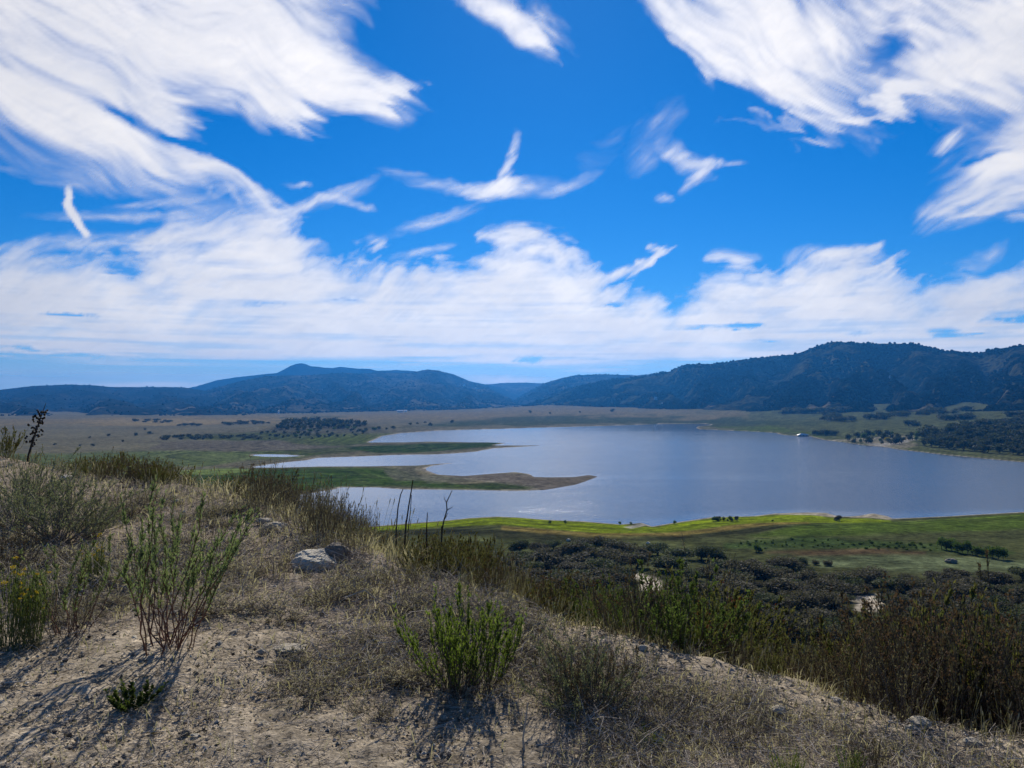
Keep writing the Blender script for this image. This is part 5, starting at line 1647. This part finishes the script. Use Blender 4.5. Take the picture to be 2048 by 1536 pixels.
def bank_scatter(rng, n, ymax=20.0, smax=0.3, power=1.0):
    """points on the bank, even over what the eye sees of it"""
    px = -150 + 2350 * rng.rand(n)
    py = 935 + 640 * rng.rand(n) ** power
    a = (px - CX) / FPX
    b = (YH - py) / FPX
    y = np.clip(1.6 / -b, 2.0, 40)
    x = a * y
    k = (edge_s(x, y) < smax) & (y < ymax)
    return x[k], y[k]


def mat_cover(x, y):
    """how thickly dead growth mats the bank (0..1)"""
    e = edge_s(x, y)
    q = fbm(x * 0.6, y * 0.6, 4, 542)
    px = FPX * x / y
    left = smooth(y, 5.1, 6.6) * smooth(px, 60, -120)                 # the whole upper left of the bank
    mid = smooth(y, 4.0, 5.0) * smooth(px, 150, -30) * smooth(px, -520, -330) * 0.9
    right = smooth(px, 40, 180) * smooth(e, -0.05, -0.35) * 0.75       # strip behind the pale rim
    return np.clip((np.maximum(np.maximum(left, mid), right) * (0.85 + 1.1 * q)), 0, 1) + 0.22 * smooth(q, 0.02, 0.35)


def build_litter():
    rng = np.random.RandomState(88)
    # pebbles and grit
    x, y = bank_scatter(rng, 32000)
    n = len(x)
    z = ground_z(x, y)
    r = 0.0028 * y / 4 * (0.6 + 4.6 * rng.rand(n) ** 9) + 0.0022
    ov = np.array([(1, 0, 0), (-1, 0, 0), (0, 1, 0), (0, -1, 0), (0, 0, 1), (0, 0, -1)], float)
    of = np.array([(0, 2, 4), (2, 1, 4), (1, 3, 4), (3, 0, 4), (2, 0, 5), (1, 2, 5), (3, 1, 5), (0, 3, 5)])
    V = ov[None] * (0.7 + 0.6 * rng.rand(n, 6, 1)) * r[:, None, None] * np.array([1, 1, 0.65])
    ca, sa = np.cos(rng.rand(n) * 6.3)[:, None], np.sin(rng.rand(n) * 6.3)[:, None]
    V = np.stack([V[..., 0] * ca - V[..., 1] * sa, V[..., 0] * sa + V[..., 1] * ca, V[..., 2]], -1)
    V += np.stack([x, y, z + r * 0.3], 1)[:, None]
    t = NT('grit')
    c = t.mix(t.attr('var'), (0.05, 0.04, 0.03), (0.72, 0.63, 0.49))  # palest grains carry bright sunlit specks in their colour
    ob = make_obj('gravel', V.reshape(-1, 3), (of[None] + (np.arange(n) * 6)[:, None, None]).reshape(-1, 3), t.done(t.principled(c, 0.9, None, 0.1)), attrs={'var': np.repeat(rng.rand(n) ** 1.3, 6)})
    tag(ob, 'coarse grit and pebbles strewn over the bank', 'gravel', kind='stuff')

    # dead twigs and matted stems lying about
    x, y = bank_scatter(rng, 78000, smax=0.15)
    dens = mat_cover(x, y)
    k = rng.rand(len(x)) < 0.10 + 0.9 * dens
    x, y, dens = x[k], y[k], dens[k]
    n = len(x)
    z = ground_z(x, y)
    L = (0.05 + 0.16 * rng.rand(n) ** 2) * np.clip(y / 5, 0.8, 1.6)
    a = rng.rand(n) * 6.3
    rise = rng.normal(0.05, 0.30, n) * L * (0.3 + dens)
    s = np.array([-0.5, 0.0, 0.5])
    P = np.stack([x[:, None] + np.cos(a)[:, None] * L[:, None] * s, y[:, None] + np.sin(a)[:, None] * L[:, None] * s, 0 * x[:, None] + s], -1)
    bend = rng.normal(0, 0.18, n) * L
    P[:, 1, 0] += -np.sin(a) * bend
    P[:, 1, 1] += np.cos(a) * bend
    h0 = 0.004 + 0.07 * rng.rand(n) ** 2 * dens
    P[:, :, 2] = z[:, None] + h0[:, None] + np.abs(rise[:, None]) * (s + 0.5) + 0.01
    v, f = tube(P, (0.0011 + 0.0016 * rng.rand(n) ** 2) * np.clip(y / 5, 0.8, 1.8), 0.0008, rng, 3)
    t = NT('dead_twig')
    c = t.mix(t.attr('var'), (0.10, 0.075, 0.06), (0.66, 0.57, 0.46))  # pale end raised to put sunlit highlights into the twig colour
    ob = make_obj('twig_litter', v, f, t.done(t.principled(c, 0.85, None, 0.15)), attrs={'var': np.repeat(rng.rand(n) ** 1.3, 9)})
    tag(ob, 'grey matted twigs and dead stems littering the bank', 'litter', kind='stuff')

    # dry leaf scraps
    x, y = bank_scatter(rng, 24000, smax=0.2)
    k = rng.rand(len(x)) < 0.4 + 0.6 * smooth(fbm(x * 0.5, y * 0.5, 4, 542) + 0.1 * (y - 5.2), -0.4, 0.3)
    x, y = x[k], y[k]
    n = len(x)
    pos = np.stack([x, y, ground_z(x, y) + 0.012 + 0.01 * rng.rand(n)], 1)
    d = rand_dirs(rng, n) * np.array([1, 1, 0.35])
    v, f = leaves(pos, d, (0.012 + 0.022 * rng.rand(n)) * np.clip(y / 5, 0.8, 1.6), 0.013, rng, 1.5)
    ob = make_obj('leaf_litter', v, f, mat_leaf('dry_scrap', (0.11, 0.07, 0.045), (0.66, 0.56, 0.43), 0.25), attrs={'var': np.repeat(rng.rand(n) ** 1.4, 4)})  # palest scraps have sun highlights painted into their colour
    tag(ob, 'curled dry leaf scraps scattered over the bank', 'litter', kind='stuff')

    # standing dry grass, thick toward the rim and the left crest
    x, y = bank_scatter(rng, 120000, smax=0.7)
    e = edge_s(x, y)
    q = fbm(x * 0.55, y * 0.55, 4, 552)
    w = 0.85 * mat_cover(x, y) + 0.35 * smooth(e, 0.0, 0.4)
    w = w * smooth(q, -0.6, 0.3) + 0.012
    k = rng.rand(len(x)) < w
    x, y, e, q = x[k], y[k], e[k], q[k]
    n = len(x)
    z = ground_z(x, y)
    H = (0.03 + 0.10 * rng.rand(n) ** 1.5) * (1 + 0.4 * smooth(y, 5.5, 7.5)) * (1 + 1.0 * smooth(e, -0.2, 0.5) * smooth(y, 6, 8)) * (1 + 0.35 * smooth(y, 8, 14))
    a = rng.rand(n) * 6.3
    lean = (0.10 + 1.1 * rng.rand(n)) * H
    wdt = (0.0020 + 0.0020 * rng.rand(n)) * np.clip(y / 5, 0.8, 2.6)
    dx, dy = np.cos(a) * lean + 0.08 * H, np.sin(a) * lean
    b2 = rng.rand(n) * 6.3
    sx, sy = np.cos(b2) * wdt, np.sin(b2) * wdt
    base = np.stack([x, y, z - 0.01], 1)
    mid = base + np.stack([dx * 0.35, dy * 0.35, H * 0.6], 1)
    tip = base + np.stack([dx, dy, H * (0.95 - 0.2 * rng.rand(n))], 1)
    sv = np.stack([sx, sy, 0 * sx], 1)
    V = np.stack([base - sv, base + sv, mid + sv * 0.8, mid - sv * 0.8, tip], 1)
    i = np.arange(n)[:, None] * 5
    F = [i + np.array([[0, 1, 2, 3]]), i + np.array([[3, 2, 4]])]
    var = np.repeat(np.clip(rng.rand(n) ** 1.2 + 0.4 * q, 0, 1), 5)
    straw = mat_leaf('dry_grass', (0.13, 0.10, 0.075), (0.60, 0.50, 0.38), 0.35)  # pale blades include painted-in sunlit highlights
    ob = make_obj('dry_grass', V.reshape(-1, 3), F, straw, attrs={'var': var})
    tag(ob, 'short dry grass bristling on the bank and along its rim', 'grass', kind='stuff')

    # pale plumes standing along the rim
    px = np.concatenate([rng.rand(520) * 760 - 40, 620 + 700 * rng.rand(420), 1300 + 760 * rng.rand(150)])
    nfirst = len(px)
    px = np.concatenate([px, 1120 + 940 * rng.rand(190), 640 + 420 * rng.rand(150)])
    parts_v, parts_f, o, vv = [], [], 0, []
    for ip, p in enumerate(px):
        s = rng.normal(0.15, 0.45) if p > 450 else rng.normal(-0.6, 0.9)
        if ip >= nfirst:
            s = 0.25 + 0.9 * rng.rand()
        x, y, z = rim_point(float(p), float(np.clip(s, -2.5, 1.4)))
        h = (0.10 + 0.14 * rng.rand()) * np.clip(y / 6.5, 0.6, 1.7) * (1.0 if ip < nfirst else 1.2 + 1.0 * rng.rand())
        a = rng.rand() * 6.3
        d = np.array([math.cos(a) * 0.22 + 0.08, math.sin(a) * 0.22, 1.0])
        P = np.array([(x, y, z - 0.02), (x + d[0] * h * 0.4, y + d[1] * h * 0.4, z + h * 0.5), (x + d[0] * h, y + d[1] * h, z + h)])
        v, f = tube(P[None], 0.0017 * max(1, y / 7), 0.0012 * max(1, y / 7), rng, 3)
        parts_v.append(v); parts_f.append(f + o); o += len(v); vv.append(np.full(len(v), rng.rand() * 0.5))
        # spindle-shaped head
        L = (0.028 + 0.03 * rng.rand()) * np.clip(y / 6.5, 0.6, 1.8)
        Q = P[2] + np.array([d * t_ for t_ in (-L * 0.9, -L * 0.45, 0.0, L * 0.3)])
        r = np.array([0.0012, 0.0036, 0.0030, 0.0005]) * max(0.8, y / 6)
        T = unit(d)
        a1 = unit(np.cross(T, rng.normal(size=3)))
        a2 = np.cross(T, a1)
        ring = np.array([a1, a2, -a1, -a2])
        v = (Q[:, None] + r[:, None, None] * ring[None]).reshape(-1, 3)
        idx = np.arange(16).reshape(4, 4)
        f = np.stack([idx[:-1], np.roll(idx, -1, 1)[:-1], np.roll(idx, -1, 1)[1:], idx[1:]], -1).reshape(-1, 4)
        parts_v.append(v); parts_f.append(f + o); o += len(v); vv.append(np.full(len(v), 0.5 + 0.5 * rng.rand()))
    ob = make_obj('plume_grass', np.concatenate(parts_v), np.concatenate(parts_f), mat_leaf('plume', (0.26, 0.21, 0.15), (0.68, 0.60, 0.48), 0.45), attrs={'var': np.concatenate(vv)})
    tag(ob, 'pale foxtail grass with fluffy heads standing along the rim', 'grass', kind='stuff')
    # pale fallen sticks
    pale = mat_plain('weathered_stick', (0.36, 0.31, 0.24), (0.55, 0.49, 0.40), 0.85, 30)
    for pts, lab in (([(135, 1055), (160, 1042), (190, 1022), (206, 1010)], 'pale bent stick leaning out of the grey fan shrub'),
                     ([(395, 955), (408, 962), (425, 958), (432, 964)], 'bleached forked twig on the crest left of the bay'),
                     ([(486, 1196), (484, 1170), (497, 1142)], 'thin bleached stick upright in the dry mat'),
                     ([(690, 1195), (730, 1180), (770, 1212)], 'pale dead branch lying on the dry mat behind the broom bush'),
                     ([(1048, 1500), (1046, 1478), (1056, 1405)], 'bleached upright stick right of the broom bush'),
                     ([(10, 1366), (50, 1362)], 'dark short stick on the grit at the left edge')):
        w = []
        for px_, py_ in pts:
            w.append((px_, py_))
        x, y, z = land_at(w[0][0], max(q[1] for q in w) + 6, 2.0, 20)
        P = []
        for q in w:
            a_, b_ = ray(*q)
            P.append((a_ * y, y, max(EYE + b_ * y, gz(a_ * y, y) + 0.01)))
        P = np.array(P)
        v, f = tube((P - P[0])[None], 0.006, 0.003, rng, 5)
        ob = make_obj('fallen_stick', v, f, pale)
        ob.location = P[0]
        tag(ob, lab, 'stick')



def name_places():
    """members of small groups that look alike are told apart by their order from the left"""
    ords = 'first second third fourth fifth sixth seventh eighth ninth tenth eleventh twelfth thirteenth fourteenth fifteenth sixteenth seventeenth eighteenth'.split()
    groups = {}
    for o in col.objects:
        if o.parent is None and o.get('group') and o.get('label'):
            groups.setdefault((o['group'], o['label']), []).append(o)
    for (g, lab), mem in groups.items():
        if 2 <= len(mem) <= 18 and len(lab.split()) <= 12:
            mem.sort(key=lambda o: o.location.x / max(o.location.y, 0.1))
            for k, o in enumerate(mem):
                o['label'] = lab + ', ' + ords[k] + ' from left'


# ------------------------------------------------------------------ build
build_clouds()
build_ground()
build_water()
build_hills()
build_forest()
build_haze()
build_trees()
build_buildings()
plant_materials()
build_stones()
build_stalks()
build_bank_plants()
build_rim_brush()
build_tufts()
build_litter()
name_places()
